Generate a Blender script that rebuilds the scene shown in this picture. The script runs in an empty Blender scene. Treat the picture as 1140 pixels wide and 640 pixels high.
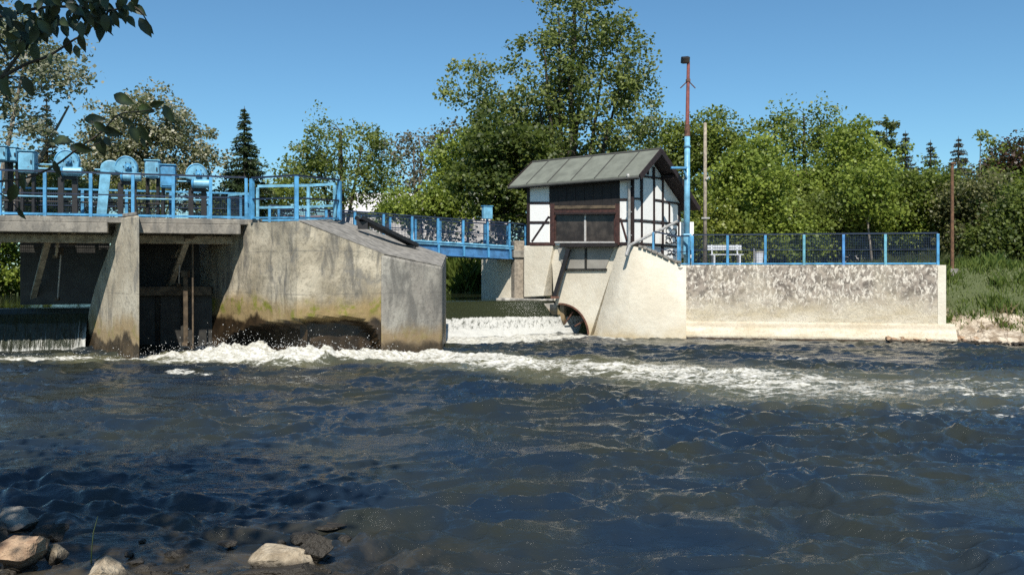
import bpy, bmesh, math, random
import numpy as np
from mathutils import Vector, Matrix, Quaternion

R = math.radians
rng = np.random.default_rng(7)
random.seed(7)
S = bpy.context.scene
COL = S.collection

# ------------------------------------------------------------------ camera, sky, sun, exposure
EYE = 2.4            # height of the lens above the water
FPX = 950.0          # focal length in pixels of a 1140 px wide picture
cam_data = bpy.data.cameras.new("camera")
cam_data.sensor_width = 36.0
cam_data.lens = 36.0 * FPX / 1140.0
cam_data.shift_y = -20.0 / 1140.0
cam_data.clip_start = 0.1
cam_data.clip_end = 6000
cam = bpy.data.objects.new("camera", cam_data)
cam.location = (0, 0, EYE)
cam.rotation_euler = (R(90), 0, 0)
COL.objects.link(cam)
S.camera = cam

SUN_AZ, SUN_EL = R(178), R(50)     # azimuth clockwise from +Y
sun_dir = Vector((math.sin(SUN_AZ) * math.cos(SUN_EL), math.cos(SUN_AZ) * math.cos(SUN_EL), math.sin(SUN_EL)))
w = bpy.data.worlds.new("World")
S.world = w
w.use_nodes = True
nt = w.node_tree
bg = nt.nodes["Background"]
sky = nt.nodes.new("ShaderNodeTexSky")
sky.sky_type = 'NISHITA'
sky.sun_disc = False
sky.sun_elevation = SUN_EL
sky.sun_rotation = SUN_AZ
sky.altitude = 0
sky.air_density = 1.0
sky.dust_density = 0.2
sky.ozone_density = 2.2
tint = nt.nodes.new("ShaderNodeMix"); tint.data_type = 'RGBA'; tint.blend_type = 'MULTIPLY'; tint.inputs[0].default_value = 1.0
tint.inputs[7].default_value = (0.78, 1.16, 1.30, 1)          # the camera's cool white balance, the same all over the sky
nt.links.new(sky.outputs[0], tint.inputs[6])
nt.links.new(tint.outputs[2], bg.inputs[0])
bg.inputs[1].default_value = 0.068
sl = bpy.data.lights.new("sun", 'SUN')
sl.energy = 5.0
sl.angle = R(0.5)
sl.color = (1.0, 0.95, 0.87)
so = bpy.data.objects.new("sun", sl)
so.rotation_euler = sun_dir.to_track_quat('Z', 'Y').to_euler()
so.location = (0, -20, 40)
COL.objects.link(so)
S.view_settings.view_transform = 'Standard'
S.view_settings.look = 'None'
S.view_settings.gamma = 1
S.view_settings.exposure = 0.5
S.cycles.use_denoising = False
S.cycles.sample_clamp_direct = 2.5
S.cycles.sample_clamp_indirect = 3.0
S.cycles.max_bounces = 6
S.cycles.transparent_max_bounces = 8
S.cycles.caustics_reflective = False
S.cycles.caustics_refractive = False

# ------------------------------------------------------------------ measuring helpers
def P(px, py, Y):
    """point at distance Y that stands where the photograph shows it"""
    return Vector(((px - 570) / FPX * Y, Y, EYE - (py - 300) / FPX * Y))

def Wp(px, py, z=0.0):
    Y = (EYE - z) * FPX / (py - 300)
    return Vector(((px - 570) / FPX * Y, Y, z))

def line_at(px, A, D):
    """parameter s with A + s*D seen in column px (plan)"""
    t = (px - 570) / FPX
    return (t * A[1] - A[0]) / (D[0] - t * D[1])

def zat(py, Y):
    return EYE - (py - 300) / FPX * Y

# ------------------------------------------------------------------ mesh helpers
class MB:
    def __init__(s):
        s.v = []; s.f = []
    def add(s, vs, fs):
        n = len(s.v)
        s.v.extend([tuple(p) for p in vs])
        s.f.extend([tuple(i + n for i in f) for f in fs])
        return s
    def box(s, c, sx, sy, sz, rz=0.0, M=None):
        """box centred at c"""
        rot = M if M is not None else Matrix.Rotation(rz, 3, 'Z')
        vs = []
        for z in (-1, 1):
            for x, y in ((-1, -1), (1, -1), (1, 1), (-1, 1)):
                vs.append(Vector(c) + rot @ Vector((x * sx / 2, y * sy / 2, z * sz / 2)))
        return s.add(vs, [(3, 2, 1, 0), (4, 5, 6, 7), (0, 1, 5, 4), (1, 2, 6, 5), (2, 3, 7, 6), (3, 0, 4, 7)])
    def bar(s, a, b, w, h, up=Vector((0, 0, 1))):
        """rectangular bar from a to b: w across, h along up"""
        a = Vector(a); b = Vector(b); d = (b - a)
        L = d.length; d.normalize()
        x = d.cross(up)
        if x.length < 1e-4: x = d.cross(Vector((0, 1, 0)))
        x.normalize(); y = x.cross(d); y.normalize()
        M = Matrix((x, d, y)).transposed()
        return s.box((a + b) / 2, w, L, h, M=M)
    def tube(s, pts, rad, n=8, caps=True):
        pts = [Vector(p) for p in pts]
        if not isinstance(rad, (list, tuple)): rad = [rad] * len(pts)
        base = len(s.v); prev = None
        for i, p in enumerate(pts):
            d = (pts[min(i + 1, len(pts) - 1)] - pts[max(i - 1, 0)])
            if d.length < 1e-9: d = Vector((0, 0, 1))
            d.normalize()
            if prev is None:
                x = d.cross(Vector((0.12, 0.3, 1)))
                if x.length < 1e-3: x = d.cross(Vector((1, 0, 0)))
            else:
                x = prev - d * prev.dot(d)
            x.normalize(); prev = x; y = d.cross(x)
            for k in range(n):
                a = 2 * math.pi * k / n
                s.v.append(tuple(p + (x * math.cos(a) + y * math.sin(a)) * rad[i]))
        for i in range(len(pts) - 1):
            for k in range(n):
                k2 = (k + 1) % n
                s.f.append((base + i * n + k, base + i * n + k2, base + (i + 1) * n + k2, base + (i + 1) * n + k))
        if caps:
            s.f.append(tuple(base + k for k in reversed(range(n))))
            s.f.append(tuple(base + (len(pts) - 1) * n + k for k in range(n)))
        return s
    def prism(s, poly, z0, z1):
        """plan polygon (ccw) between z0 and z1; z1 may be a list of heights"""
        n = len(poly)
        zt = z1 if isinstance(z1, (list, tuple)) else [z1] * n
        vs = [(p[0], p[1], z0) for p in poly] + [(p[0], p[1], zt[i]) for i, p in enumerate(poly)]
        fs = [tuple(reversed(range(n))), tuple(range(n, 2 * n))]
        for i in range(n):
            j = (i + 1) % n
            fs.append((i, j, n + j, n + i))
        return s.add(vs, fs)
    def slab(s, poly, d):
        """extrude a planar 3d polygon by vector d"""
        n = len(poly); d = Vector(d)
        vs = [Vector(p) for p in poly] + [Vector(p) + d for p in poly]
        fs = [tuple(range(n)), tuple(reversed(range(n, 2 * n)))]
        for i in range(n):
            j = (i + 1) % n
            fs.append((j, i, n + i, n + j))
        return s.add(vs, fs)
    def mesh(s, name, smooth=False, fix=True):
        me = bpy.data.meshes.new(name)
        me.from_pydata(s.v, [], s.f)
        if fix:
            bm = bmesh.new(); bm.from_mesh(me)
            bmesh.ops.recalc_face_normals(bm, faces=bm.faces)
            bm.to_mesh(me); bm.free()
        if smooth:
            for p in me.polygons: p.use_smooth = True
        return me
    def build(s, name, mat, parent=None, smooth=False, bevel=0.0, fix=True):
        o = bpy.data.objects.new(name, s.mesh(name, smooth, fix))
        if mat: o.data.materials.append(mat)
        COL.objects.link(o)
        put(o, parent)
        if bevel:
            m = o.modifiers.new("bevel", 'BEVEL'); m.width = bevel; m.segments = 2; m.limit_method = 'ANGLE'; m.angle_limit = R(40)
        return o

WL = {}
def put(o, parent):
    if parent is not None:
        o.parent = parent
        o.matrix_parent_inverse = Matrix.Translation(-WL.get(parent.name, Vector((0, 0, 0))))
        WL[o.name] = Vector((0, 0, 0))

def np_mesh(name, verts, quads, mat, parent=None, smooth=False, attrs=None, nside=4):
    """fast mesh from numpy arrays"""
    me = bpy.data.meshes.new(name)
    nv = len(verts); nf = len(quads)
    me.vertices.add(nv); me.vertices.foreach_set("co", np.ascontiguousarray(verts, dtype=np.float32).ravel())
    me.loops.add(nf * nside); me.loops.foreach_set("vertex_index", np.ascontiguousarray(quads, dtype=np.int32).ravel())
    me.polygons.add(nf)
    me.polygons.foreach_set("loop_start", np.arange(0, nf * nside, nside, dtype=np.int32))
    if smooth: me.polygons.foreach_set("use_smooth", np.ones(nf, dtype=bool))
    me.update(calc_edges=True)
    for k, val in (attrs or {}).items():
        if val.ndim == 1:
            a = me.attributes.new(k, 'FLOAT', 'POINT'); a.data.foreach_set("value", val.astype(np.float32))
        else:
            a = me.attributes.new(k, 'FLOAT_COLOR', 'POINT')
            c = np.ones((nv, 4), dtype=np.float32); c[:, :3] = val
            a.data.foreach_set("color", c.ravel())
    o = bpy.data.objects.new(name, me)
    if mat: me.materials.append(mat)
    COL.objects.link(o)
    put(o, parent)
    return o

def tag(o, label=None, cat=None, group=None, kind=None):
    if label: o['label'] = label
    if cat: o['category'] = cat
    if group: o['group'] = group
    if kind: o['kind'] = kind
    return o

def thing(name, loc, label, cat, group=None):
    e = bpy.data.objects.new(name, None)
    e.empty_display_size = 0.2
    e.location = loc
    COL.objects.link(e)
    WL[e.name] = Vector(loc)
    return tag(e, label, cat, group)

# numpy value noise -------------------------------------------------
_perm = rng.random((256, 256))
def vnoise(x, y):
    xi = np.floor(x).astype(int); yi = np.floor(y).astype(int)
    fx = x - xi; fy = y - yi
    fx = fx * fx * fx * (fx * (fx * 6 - 15) + 10); fy = fy * fy * fy * (fy * (fy * 6 - 15) + 10)
    a = _perm[xi & 255, yi & 255]; b = _perm[(xi + 1) & 255, yi & 255]
    c = _perm[xi & 255, (yi + 1) & 255]; d = _perm[(xi + 1) & 255, (yi + 1) & 255]
    return (a * (1 - fx) + b * fx) * (1 - fy) + (c * (1 - fx) + d * fx) * fy - 0.5
def fbm(x, y, o=4, g=0.5):
    s = 0; a = 1.0
    for i in range(o):
        ang = 0.6 * i + 0.3
        xx = x * math.cos(ang) - y * math.sin(ang) + 17.3 * i; yy = x * math.sin(ang) + y * math.cos(ang) + 9.1 * i
        s = s + a * vnoise(xx, yy); x = x * 2.03; y = y * 2.03; a *= g
    return s

# ------------------------------------------------------------------ materials
class N:
    """tiny node-graph writer"""
    def __init__(s, name):
        s.m = bpy.data.materials.new(name); s.m.use_nodes = True
        s.t = s.m.node_tree; s.b = s.t.nodes["Principled BSDF"]; s.out = s.t.nodes["Material Output"]
    def n(s, ty, **kw):
        x = s.t.nodes.new(ty)
        for k, v in kw.items():
            if hasattr(x, k): setattr(x, k, v)
            else: x.inputs[k].default_value = v
        return x
    def l(s, a, b): s.t.links.new(a, b)
    def pos(s): return s.n("ShaderNodeNewGeometry").outputs["Position"]
    def noise(s, scale, detail=5, rough=0.55, sc=(1, 1, 1), vec=None, dist=0.0):
        mp = s.n("ShaderNodeMapping"); mp.inputs["Scale"].default_value = sc
        s.l(vec if vec is not None else s.pos(), mp.inputs["Vector"])
        x = s.n("ShaderNodeTexNoise", Scale=scale, Detail=detail, Roughness=rough, Distortion=dist)
        s.l(mp.outputs[0], x.inputs["Vector"])
        return x.outputs["Fac"]
    def ramp(s, fac, a, b, lo=0.0, hi=1.0):
        r = s.n("ShaderNodeMapRange", interpolation_type='SMOOTHSTEP')
        for k, v in (("From Min", a), ("From Max", b), ("To Min", lo), ("To Max", hi)): r.inputs[k].default_value = v
        s.l(fac, r.inputs["Value"]); return r.outputs[0]
    def math(s, op, a, b=None):
        x = s.n("ShaderNodeMath", operation=op)
        for i, q in enumerate((a, b)):
            if q is None: continue
            if isinstance(q, (int, float)): x.inputs[i].default_value = q
            else: s.l(q, x.inputs[i])
        return x.outputs[0]
    def mix(s, fac, a, b):
        x = s.n("ShaderNodeMix", data_type='RGBA')
        for sock, q in ((x.inputs[0], fac), (x.inputs[6], a), (x.inputs[7], b)):
            if isinstance(q, (int, float)): sock.default_value = q
            elif isinstance(q, tuple): sock.default_value = (*q, 1)
            else: s.l(q, sock)
        return x.outputs[2]
    def z(s):
        x = s.n("ShaderNodeSeparateXYZ"); s.l(s.pos(), x.inputs[0]); return x.outputs[2]
    def bump(s, h, strength=0.4, dist=0.02):
        b = s.n("ShaderNodeBump", Strength=strength, Distance=dist); s.l(h, b.inputs["Height"])
        s.l(b.outputs[0], s.b.inputs["Normal"]); return b
    def col(s, c):
        if isinstance(c, tuple): s.b.inputs["Base Color"].default_value = (*c, 1)
        else: s.l(c, s.b.inputs["Base Color"])
        return s
    def rough(s, r):
        if isinstance(r, (int, float)): s.b.inputs["Roughness"].default_value = r
        else: s.l(r, s.b.inputs["Roughness"])
        return s

def plain(name, c, rough=0.6, var=0.25, scale=6, metal=0.0, bump=0.15):
    k = N(name)
    f = k.noise(scale, 6)
    k.col(k.mix(k.ramp(f, 0.3, 0.7), tuple(x * (1 - var) for x in c), tuple(min(1, x * (1 + var)) for x in c)))
    k.rough(rough); k.b.inputs["Metallic"].default_value = metal
    if bump: k.bump(k.noise(scale * 8, 4), bump, 0.01)
    return k.m

def paint(name, c, rust=0.0, rough=0.45):
    k = N(name)
    f = k.noise(4.0, 8, 0.65); c0 = k.mix(k.ramp(f, 0.32, 0.68), tuple(x * 0.62 for x in c), tuple(min(1, x * 1.2) for x in c))
    c0 = k.mix(k.ramp(k.noise(2.0, 6, 0.6, (1, 1, 0.3)), 0.55, 0.75, 0, 0.5), c0, tuple(0.6 * x + 0.05 for x in c))
    r = k.ramp(k.noise(9, 8, 0.7), 0.66 - rust, 0.74 - rust)
    k.col(k.mix(r, c0, (0.12, 0.06, 0.035))); k.rough(rough)
    k.bump(k.noise(40, 3), 0.1, 0.005)
    return k.m

def concrete(name, base=(0.36, 0.33, 0.28), dark=(0.10, 0.095, 0.085), amount=0.5, wet=0.6, moss=0.5, wetcol=(0.045, 0.032, 0.018), pale=(0.52, 0.49, 0.43), wetsoft=0.25, speck=0.5, och=(0.23, 0.15, 0.06), wn_amp=1.5):
    k = N(name)
    big = k.noise(0.7, 7, 0.6)
    c = k.mix(k.ramp(big, 0.35, 0.7), base, pale)
    st = k.noise(1.8, 9, 0.68, (1.3, 1.3, 0.4), dist=0.5)               # streaks that run down the face
    c = k.mix(k.ramp(st, 0.62 - 0.28 * amount, 0.78 - 0.2 * amount, 0, 0.85), c, dark)
    sp = k.noise(9, 9, 0.72)
    c = k.mix(k.ramp(sp, 0.5, 0.62, 0, speck), c, tuple(x * 0.5 for x in base))
    bl = k.noise(1.5, 9, 0.68, (1, 1, 0.7), dist=0.8)
    c = k.mix(k.ramp(bl, 0.56, 0.66, 0, speck * 1.3), c, tuple(x * 1.6 for x in dark))
    sp2 = k.noise(26, 6, 0.7)
    c = k.mix(k.ramp(sp2, 0.58, 0.68, 0, speck), c, pale)
    z = k.z()
    jz = k.math('ABSOLUTE', k.math('SUBTRACT', k.math('FRACT', k.math('DIVIDE', k.math('ADD', z, k.math('MULTIPLY', k.noise(2, 3), 0.05)), 1.17)), 0.5))
    c = k.mix(k.math('MULTIPLY', k.ramp(jz, 0.016, 0.006, 0, 1), k.ramp(k.noise(1.6, 4), 0.4, 0.6, 0, speck)), c, dark)
    wn = k.math('MULTIPLY', k.math('SUBTRACT', k.noise(0.9, 7, 0.6), 0.5), wn_amp)
    zz = k.math('ADD', z, wn)
    oc = k.ramp(zz, wet + 0.9, wet + 0.25)
    c = k.mix(k.math('MULTIPLY', oc, 0.75), c, och)
    mz = k.math('MULTIPLY', k.math('MULTIPLY', k.ramp(zz, wet + 0.75, wet + 0.4), k.ramp(zz, wet + 0.05, wet + 0.3)), k.ramp(k.noise(2.5, 6), 0.5, 0.62, 0, moss))
    c = k.mix(mz, c, (0.17, 0.17, 0.02))
    wm = k.ramp(zz, wet + wetsoft, wet - 0.05)
    c = k.mix(wm, c, k.mix(k.ramp(k.noise(3, 6), 0.4, 0.65), wetcol, tuple(x * 2.2 for x in wetcol)))
    k.col(c); k.rough(k.math('SUBTRACT', 0.9, k.math('MULTIPLY', wm, 0.45)))
    h = k.math('ADD', k.noise(5, 8, 0.65), k.math('MULTIPLY', k.noise(30, 5), 0.3))
    k.bump(h, 0.5, 0.04)
    return k.m

M = {}
M['concrete_pier'] = concrete('old pier concrete', base=(0.34, 0.29, 0.21), pale=(0.50, 0.45, 0.35), amount=0.42, wet=0.40, moss=0.5, och=(0.27, 0.18, 0.07), wetsoft=0.15)
M['concrete_big'] = concrete('wide pier concrete', base=(0.29, 0.245, 0.17), pale=(0.50, 0.44, 0.33), amount=0.62, wet=0.98, moss=1.0, wetcol=(0.022, 0.014, 0.007), wetsoft=0.13, wn_amp=1.1, och=(0.27, 0.18, 0.06))
M['concrete_nose'] = concrete('grey nose concrete', base=(0.22, 0.20, 0.17), pale=(0.34, 0.32, 0.27), amount=0.75, wet=0.2, moss=0.2)
M['concrete_top'] = plain('weathered concrete top', (0.185, 0.172, 0.15), 0.9, 0.35, 5, bump=0.5)
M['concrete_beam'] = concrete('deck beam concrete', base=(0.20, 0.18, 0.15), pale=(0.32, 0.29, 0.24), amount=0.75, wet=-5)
M['concrete_cream'] = concrete('cream render', base=(0.56, 0.50, 0.39), pale=(0.66, 0.61, 0.50), dark=(0.46, 0.41, 0.31), amount=0.05, wet=-0.35, moss=0.0, wetcol=(0.1, 0.06, 0.03), speck=0.12, och=(0.42, 0.32, 0.17))
M['concrete_shaft'] = concrete('dark grey concrete', base=(0.2, 0.19, 0.17), amount=0.8, wet=0.3, moss=0.3)  # darker, more stained concrete for the weir sill and the ledge
M['panel_shade_grey'] = plain('shade grey render panel', (0.27, 0.25, 0.215), 0.85, 0.12, 2)  # shade of the recess is put into this base colour
M['blue'] = paint('light blue paint', (0.07, 0.265, 0.47), 0.03)
M['blue_pale'] = paint('pale blue paint', (0.14, 0.35, 0.49), 0.04)
M['blue_deep'] = paint('mid blue paint', (0.07, 0.23, 0.48), 0.02)
M['blue_teal'] = paint('teal blue paint', (0.14, 0.37, 0.45), 0.0)
M['girder'] = paint('girder blue paint', (0.05, 0.16, 0.33), 0.03)
M['rail_dark'] = paint('dark blue handrail paint', (0.012, 0.022, 0.05), 0.03)
M['wire'] = paint('dark blue wire mesh', (0.010, 0.024, 0.055), 0.0)
M['black_steel'] = plain('black steel', (0.012, 0.011, 0.012), 0.5, 0.4, 9)
M['rusty'] = plain('rusty steel', (0.10, 0.045, 0.028), 0.8, 0.5, 12)
M['rust_brown'] = plain('brown rusted post', (0.12, 0.06, 0.03), 0.85, 0.4, 9)
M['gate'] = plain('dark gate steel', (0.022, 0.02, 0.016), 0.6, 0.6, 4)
M['gate_beam'] = plain('brown gate beam', (0.09, 0.065, 0.04), 0.8, 0.5, 5)
M['timber_pale'] = plain('pale weathered timber', (0.36, 0.3, 0.22), 0.85, 0.35, 7)
k = N('white plaster')
k.col(k.mix(k.ramp(k.noise(2.2, 8, 0.65, (1.6, 1.6, 0.5)), 0.52, 0.75, 0, 0.7), (0.76, 0.75, 0.71), (0.55, 0.52, 0.46))); k.rough(0.9); k.bump(k.noise(14, 6), 0.25, 0.015)
M['white'] = k.m
M['timber'] = plain('dark brown timber', (0.018, 0.009, 0.008), 0.7, 0.4, 10)
M['timber_red'] = plain('red brown timber', (0.05, 0.02, 0.015), 0.7, 0.4, 8)
M['board_dark'] = plain('black stained boards', (0.012, 0.009, 0.008), 0.75, 0.4, 6)
M['roof'] = plain('grey roofing felt', (0.125, 0.133, 0.108), 0.85, 0.18, 2.2, bump=0.25)
M['roof_seam'] = plain('dark roofing seam', (0.05, 0.05, 0.045), 0.85, 0.2, 6)
M['zinc'] = plain('zinc', (0.36, 0.35, 0.33), 0.5, 0.2, 9, metal=0.3)
M['frame_grey'] = plain('grey window frame', (0.42, 0.4, 0.37), 0.6, 0.15, 9)
M['bench_white'] = plain('white bench paint', (0.55, 0.57, 0.60), 0.6, 0.06, 5)
M['wood_pole'] = plain('grey wooden pole', (0.26, 0.22, 0.17), 0.9, 0.3, 9)
M['bark'] = plain('bark', (0.05, 0.04, 0.03), 0.95, 0.4, 6, bump=0.6)
M['bark_pale'] = plain('pale bark', (0.17, 0.145, 0.115), 0.95, 0.35, 6, bump=0.6)
M['black_paint'] = plain('black spray paint', (0.01, 0.01, 0.012), 0.6, 0.1, 9, bump=0)
M['pave'] = plain('terrace paving', (0.3, 0.28, 0.25), 0.9, 0.2, 1.5)

k = N('dusty window glass')
f = k.noise(2.5, 6); k.col(k.mix(k.ramp(f, 0.35, 0.7), (0.028, 0.022, 0.018), (0.075, 0.06, 0.048))); k.rough(0.35)
M['glass'] = k.m

k = N('flaking terrace wall')                                   # mottled dark and white above, clean and pale below
zz = k.math('ADD', k.z(), k.math('MULTIPLY', k.math('SUBTRACT', k.noise(2.2, 8, 0.7), 0.5), 1.6))
fl = k.noise(11, 9, 0.7, (1, 1, 0.55), dist=0.5)
fl2 = k.noise(2.0, 5, 0.6)
flk = k.ramp(k.math('ADD', fl, k.math('MULTIPLY', fl2, 0.35)), 0.58, 0.70)
up = k.mix(flk, (0.62, 0.56, 0.47), k.mix(k.ramp(k.noise(5, 7), 0.4, 0.6), (0.13, 0.108, 0.088), (0.31, 0.26, 0.21)))
low = k.mix(k.ramp(k.noise(1.4, 7, 0.65, (0.5, 0.5, 2.0)), 0.35, 0.68), (0.45, 0.38, 0.26), (0.58, 0.52, 0.41))
low = k.mix(k.ramp(k.noise(6, 8, 0.7), 0.56, 0.66, 0, 0.6), low, (0.36, 0.3, 0.22))
low = k.mix(k.math('MULTIPLY', k.ramp(k.z(), 0.62, 0.5), k.ramp(k.z(), 0.36, 0.48, 0, 0.5)), low, (0.3, 0.25, 0.18))
c = k.mix(k.math('MULTIPLY', k.ramp(zz, 0.75, 1.75), k.ramp(k.noise(0.8, 5, 0.6, (1, 1, 0.5)), 0.3, 0.55, 0.55, 1.0)), low, up)
c = k.mix(k.ramp(k.math('ADD', k.z(), k.math('MULTIPLY', k.noise(3, 4), 0.1)), 0.16, 0.1), c, (0.06, 0.04, 0.025))
k.col(c); k.rough(0.9); k.bump(k.math('ADD', flk, k.noise(20, 6)), 0.5, 0.02)
M['terrace_wall'] = k.m

def foliage(name, transl=0.48, gloss=0.35):
    k = N(name)
    a = k.n("ShaderNodeAttribute", attribute_name="tint")
    k.col(a.outputs["Color"]); k.rough(0.45)
    k.b.inputs["Specular IOR Level"].default_value = gloss
    tr = k.n("ShaderNodeBsdfTranslucent"); 
    tc = k.mix(0.5, a.outputs["Color"], (0.16, 0.22, 0.03)); k.l(tc, tr.inputs["Color"])
    mx = k.n("ShaderNodeMixShader"); mx.inputs[0].default_value = transl
    k.l(k.b.outputs[0], mx.inputs[1]); k.l(tr.outputs[0], mx.inputs[2]); k.l(mx.outputs[0], k.out.inputs["Surface"])
    return k.m
M['leaf'] = foliage('foliage')
M['needle'] = foliage('needles', 0.12, 0.2)
k = N('near leaf'); k.col(k.mix(k.ramp(k.noise(7, 3), 0.35, 0.65), (0.014, 0.024, 0.007), (0.034, 0.054, 0.013))); k.rough(0.5); M['near_leaf'] = k.m

# water ---------------------------------------------------------------------------------
def water_mat(name):
    k = N(name)
    fo = k.n("ShaderNodeAttribute", attribute_name="foam").outputs["Fac"]
    ae = k.n("ShaderNodeAttribute", attribute_name="aerated").outputs["Fac"]
    sh = k.n("ShaderNodeAttribute", attribute_name="shallow").outputs["Fac"]
    n1 = k.noise(1.7, 10, 0.72, (0.6, 1.5, 1), dist=1.0)
    n2 = k.noise(11, 6, 0.65, (0.7, 1.3, 1), dist=0.4)
    nn = k.math('ADD', k.math('MULTIPLY', n1, 0.7), k.math('MULTIPLY', n2, 0.3))
    fac = k.ramp(k.math('ADD', fo, k.math('MULTIPLY', k.math('SUBTRACT', nn, 0.5), 3.2)), 0.45, 0.8)
    fac = k.math('MULTIPLY', fac, k.ramp(fo, 0.02, 0.12))
    deep = k.mix(k.ramp(k.noise(0.5, 4), 0.35, 0.65), (0.009, 0.017, 0.029), (0.021, 0.023, 0.016))
    bedn = k.mix(k.ramp(k.noise(2.2, 7, 0.65), 0.42, 0.62), (0.010, 0.010, 0.008), (0.045, 0.037, 0.024))
    c = k.mix(sh, deep, bedn)
    c = k.mix(k.math('MULTIPLY', ae, 0.6), c, (0.16, 0.15, 0.075))
    k.col(c); k.rough(0.03); k.b.inputs["IOR"].default_value = 1.5
    h = k.math('ADD', k.noise(7, 6, 0.62, (0.7, 1.7, 1), dist=0.8), k.math('MULTIPLY', k.noise(24, 5, 0.6, (0.7, 1.6, 1), dist=0.5), 0.35))
    k.bump(h, 0.65, 0.03)
    fd = k.n("ShaderNodeBsdfPrincipled"); 
    fd.inputs["Roughness"].default_value = 0.7
    k.l(k.mix(k.ramp(n2, 0.3, 0.7), (0.26, 0.245, 0.19), (0.58, 0.57, 0.52)), fd.inputs["Base Color"])
    bb = k.n("ShaderNodeBump", Strength=0.6, Distance=0.06); k.l(nn, bb.inputs["Height"]); k.l(bb.outputs[0], fd.inputs["Normal"])
    mx = k.n("ShaderNodeMixShader"); k.l(fac, mx.inputs[0]); k.l(k.b.outputs[0], mx.inputs[1]); k.l(fd.outputs[0], mx.inputs[2])
    k.l(mx.outputs[0], k.out.inputs["Surface"])
    return k.m
M['water'] = water_mat('river water')

def fall_mat(name, thr_attr='foam', stretch=(9, 9, 0.55), dark=(0.018, 0.02, 0.012), white=(0.48, 0.475, 0.44), amp=2.2):
    k = N(name)
    fo = k.n("ShaderNodeAttribute", attribute_name="foam").outputs["Fac"]
    uv = k.n("ShaderNodeAttribute", attribute_name="flow").outputs["Vector"]
    n1 = k.noise(1.0, 8, 0.68, stretch, vec=uv, dist=0.3)
    n2 = k.noise(3.0, 6, 0.7, (stretch[0], stretch[1] * 2, stretch[2] * 2), vec=uv, dist=0.3)
    nn = k.math('ADD', k.math('MULTIPLY', n1, 0.6), k.math('MULTIPLY', n2, 0.4))
    fac = k.ramp(k.math('ADD', fo, k.math('MULTIPLY', k.math('SUBTRACT', nn, 0.5), amp)), 0.45, 0.75)
    k.col(k.mix(k.ramp(n2, 0.35, 0.7), dark, tuple(x * 2.6 for x in dark))); k.rough(0.12); k.b.inputs["IOR"].default_value = 1.33
    k.bump(nn, 0.7, 0.05)
    fd = k.n("ShaderNodeBsdfPrincipled"); fd.inputs["Base Color"].default_value = (*white, 1); fd.inputs["Roughness"].default_value = 0.6
    bb = k.n("ShaderNodeBump", Strength=0.7, Distance=0.05); k.l(nn, bb.inputs["Height"]); k.l(bb.outputs[0], fd.inputs["Normal"])
    mx = k.n("ShaderNodeMixShader"); k.l(fac, mx.inputs[0]); k.l(k.b.outputs[0], mx.inputs[1]); k.l(fd.outputs[0], mx.inputs[2])
    k.l(mx.outputs[0], k.out.inputs["Surface"])
    return k.m
M['fall'] = fall_mat('falling water')
M['weir_sheet'] = fall_mat('weir water', stretch=(9, 2.4, 1), dark=(0.012, 0.014, 0.006), white=(0.42, 0.415, 0.38), amp=1.7)
M['spray'] = plain('white spray', (0.55, 0.55, 0.53), 0.4, 0.02, 5, bump=0)

k = N('pool water'); k.col((0.02, 0.026, 0.014)); k.rough(0.08); k.b.inputs["IOR"].default_value = 1.33
k.bump(k.noise(3, 4), 0.3, 0.03); M['pool'] = k.m

k = N('grassy ground')
c = k.mix(k.ramp(k.noise(1.2, 8), 0.4, 0.62), (0.045, 0.07, 0.02), (0.12, 0.12, 0.045)); k.col(c); k.rough(0.95); k.bump(k.noise(8, 6), 0.6, 0.05)
M['ground'] = k.m
k = N('dry clay bank')
zn = k.math('ADD', k.z(), k.math('MULTIPLY', k.math('SUBTRACT', k.noise(1.3, 6), 0.5), 0.7))
clay = k.mix(k.ramp(k.noise(3, 9, 0.7), 0.38, 0.64), (0.24, 0.18, 0.12), (0.56, 0.48, 0.37))
cr = k.n("ShaderNodeTexVoronoi", feature='DISTANCE_TO_EDGE', Scale=2.2)
k.l(k.pos(), cr.inputs["Vector"])
clay = k.mix(k.ramp(cr.outputs["Distance"], 0.05, 0.0, 0, 0.7), clay, (0.1, 0.07, 0.045))
c = k.mix(k.ramp(zn, 0.75, 1.0), clay, (0.07, 0.085, 0.03))
c = k.mix(k.ramp(zn, 0.02, -0.1), c, (0.045, 0.032, 0.02))
k.col(c); k.rough(0.95); k.bump(k.noise(6, 8, 0.7), 0.9, 0.1)
M['bank'] = k.m
k = N('muddy near bank'); k.col(k.mix(k.ramp(k.noise(3, 8), 0.4, 0.65), (0.03, 0.026, 0.018), (0.11, 0.09, 0.055))); k.rough(0.9); k.bump(k.noise(9, 7), 0.8, 0.05)
M['near_bank'] = k.m

def rock_mat(name, a, b, wetz=0.08):
    k = N(name)
    c = k.mix(k.ramp(k.noise(6, 9, 0.7), 0.35, 0.68), a, b)
    c = k.mix(k.ramp(k.noise(17, 8, 0.75), 0.55, 0.66, 0, 0.6), c, tuple(x * 0.35 for x in a))
    wz = k.math('ADD', k.z(), k.math('MULTIPLY', k.math('SUBTRACT', k.noise(5, 5), 0.5), 0.16))
    wm = k.ramp(wz, wetz + 0.06, wetz - 0.02)
    c = k.mix(wm, c, (0.022, 0.017, 0.01)); k.col(c); k.rough(k.math('SUBTRACT', 0.9, k.math('MULTIPLY', wm, 0.32)))
    k.bump(k.math('ADD', k.noise(5, 9, 0.7), k.noise(24, 6)), 0.9, 0.035)
    return k.m
M['rock_pale'] = rock_mat('pale stone', (0.20, 0.155, 0.10), (0.42, 0.35, 0.25))
M['rock_brown'] = rock_mat('brown stone', (0.19, 0.115, 0.07), (0.42, 0.29, 0.18))
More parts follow.
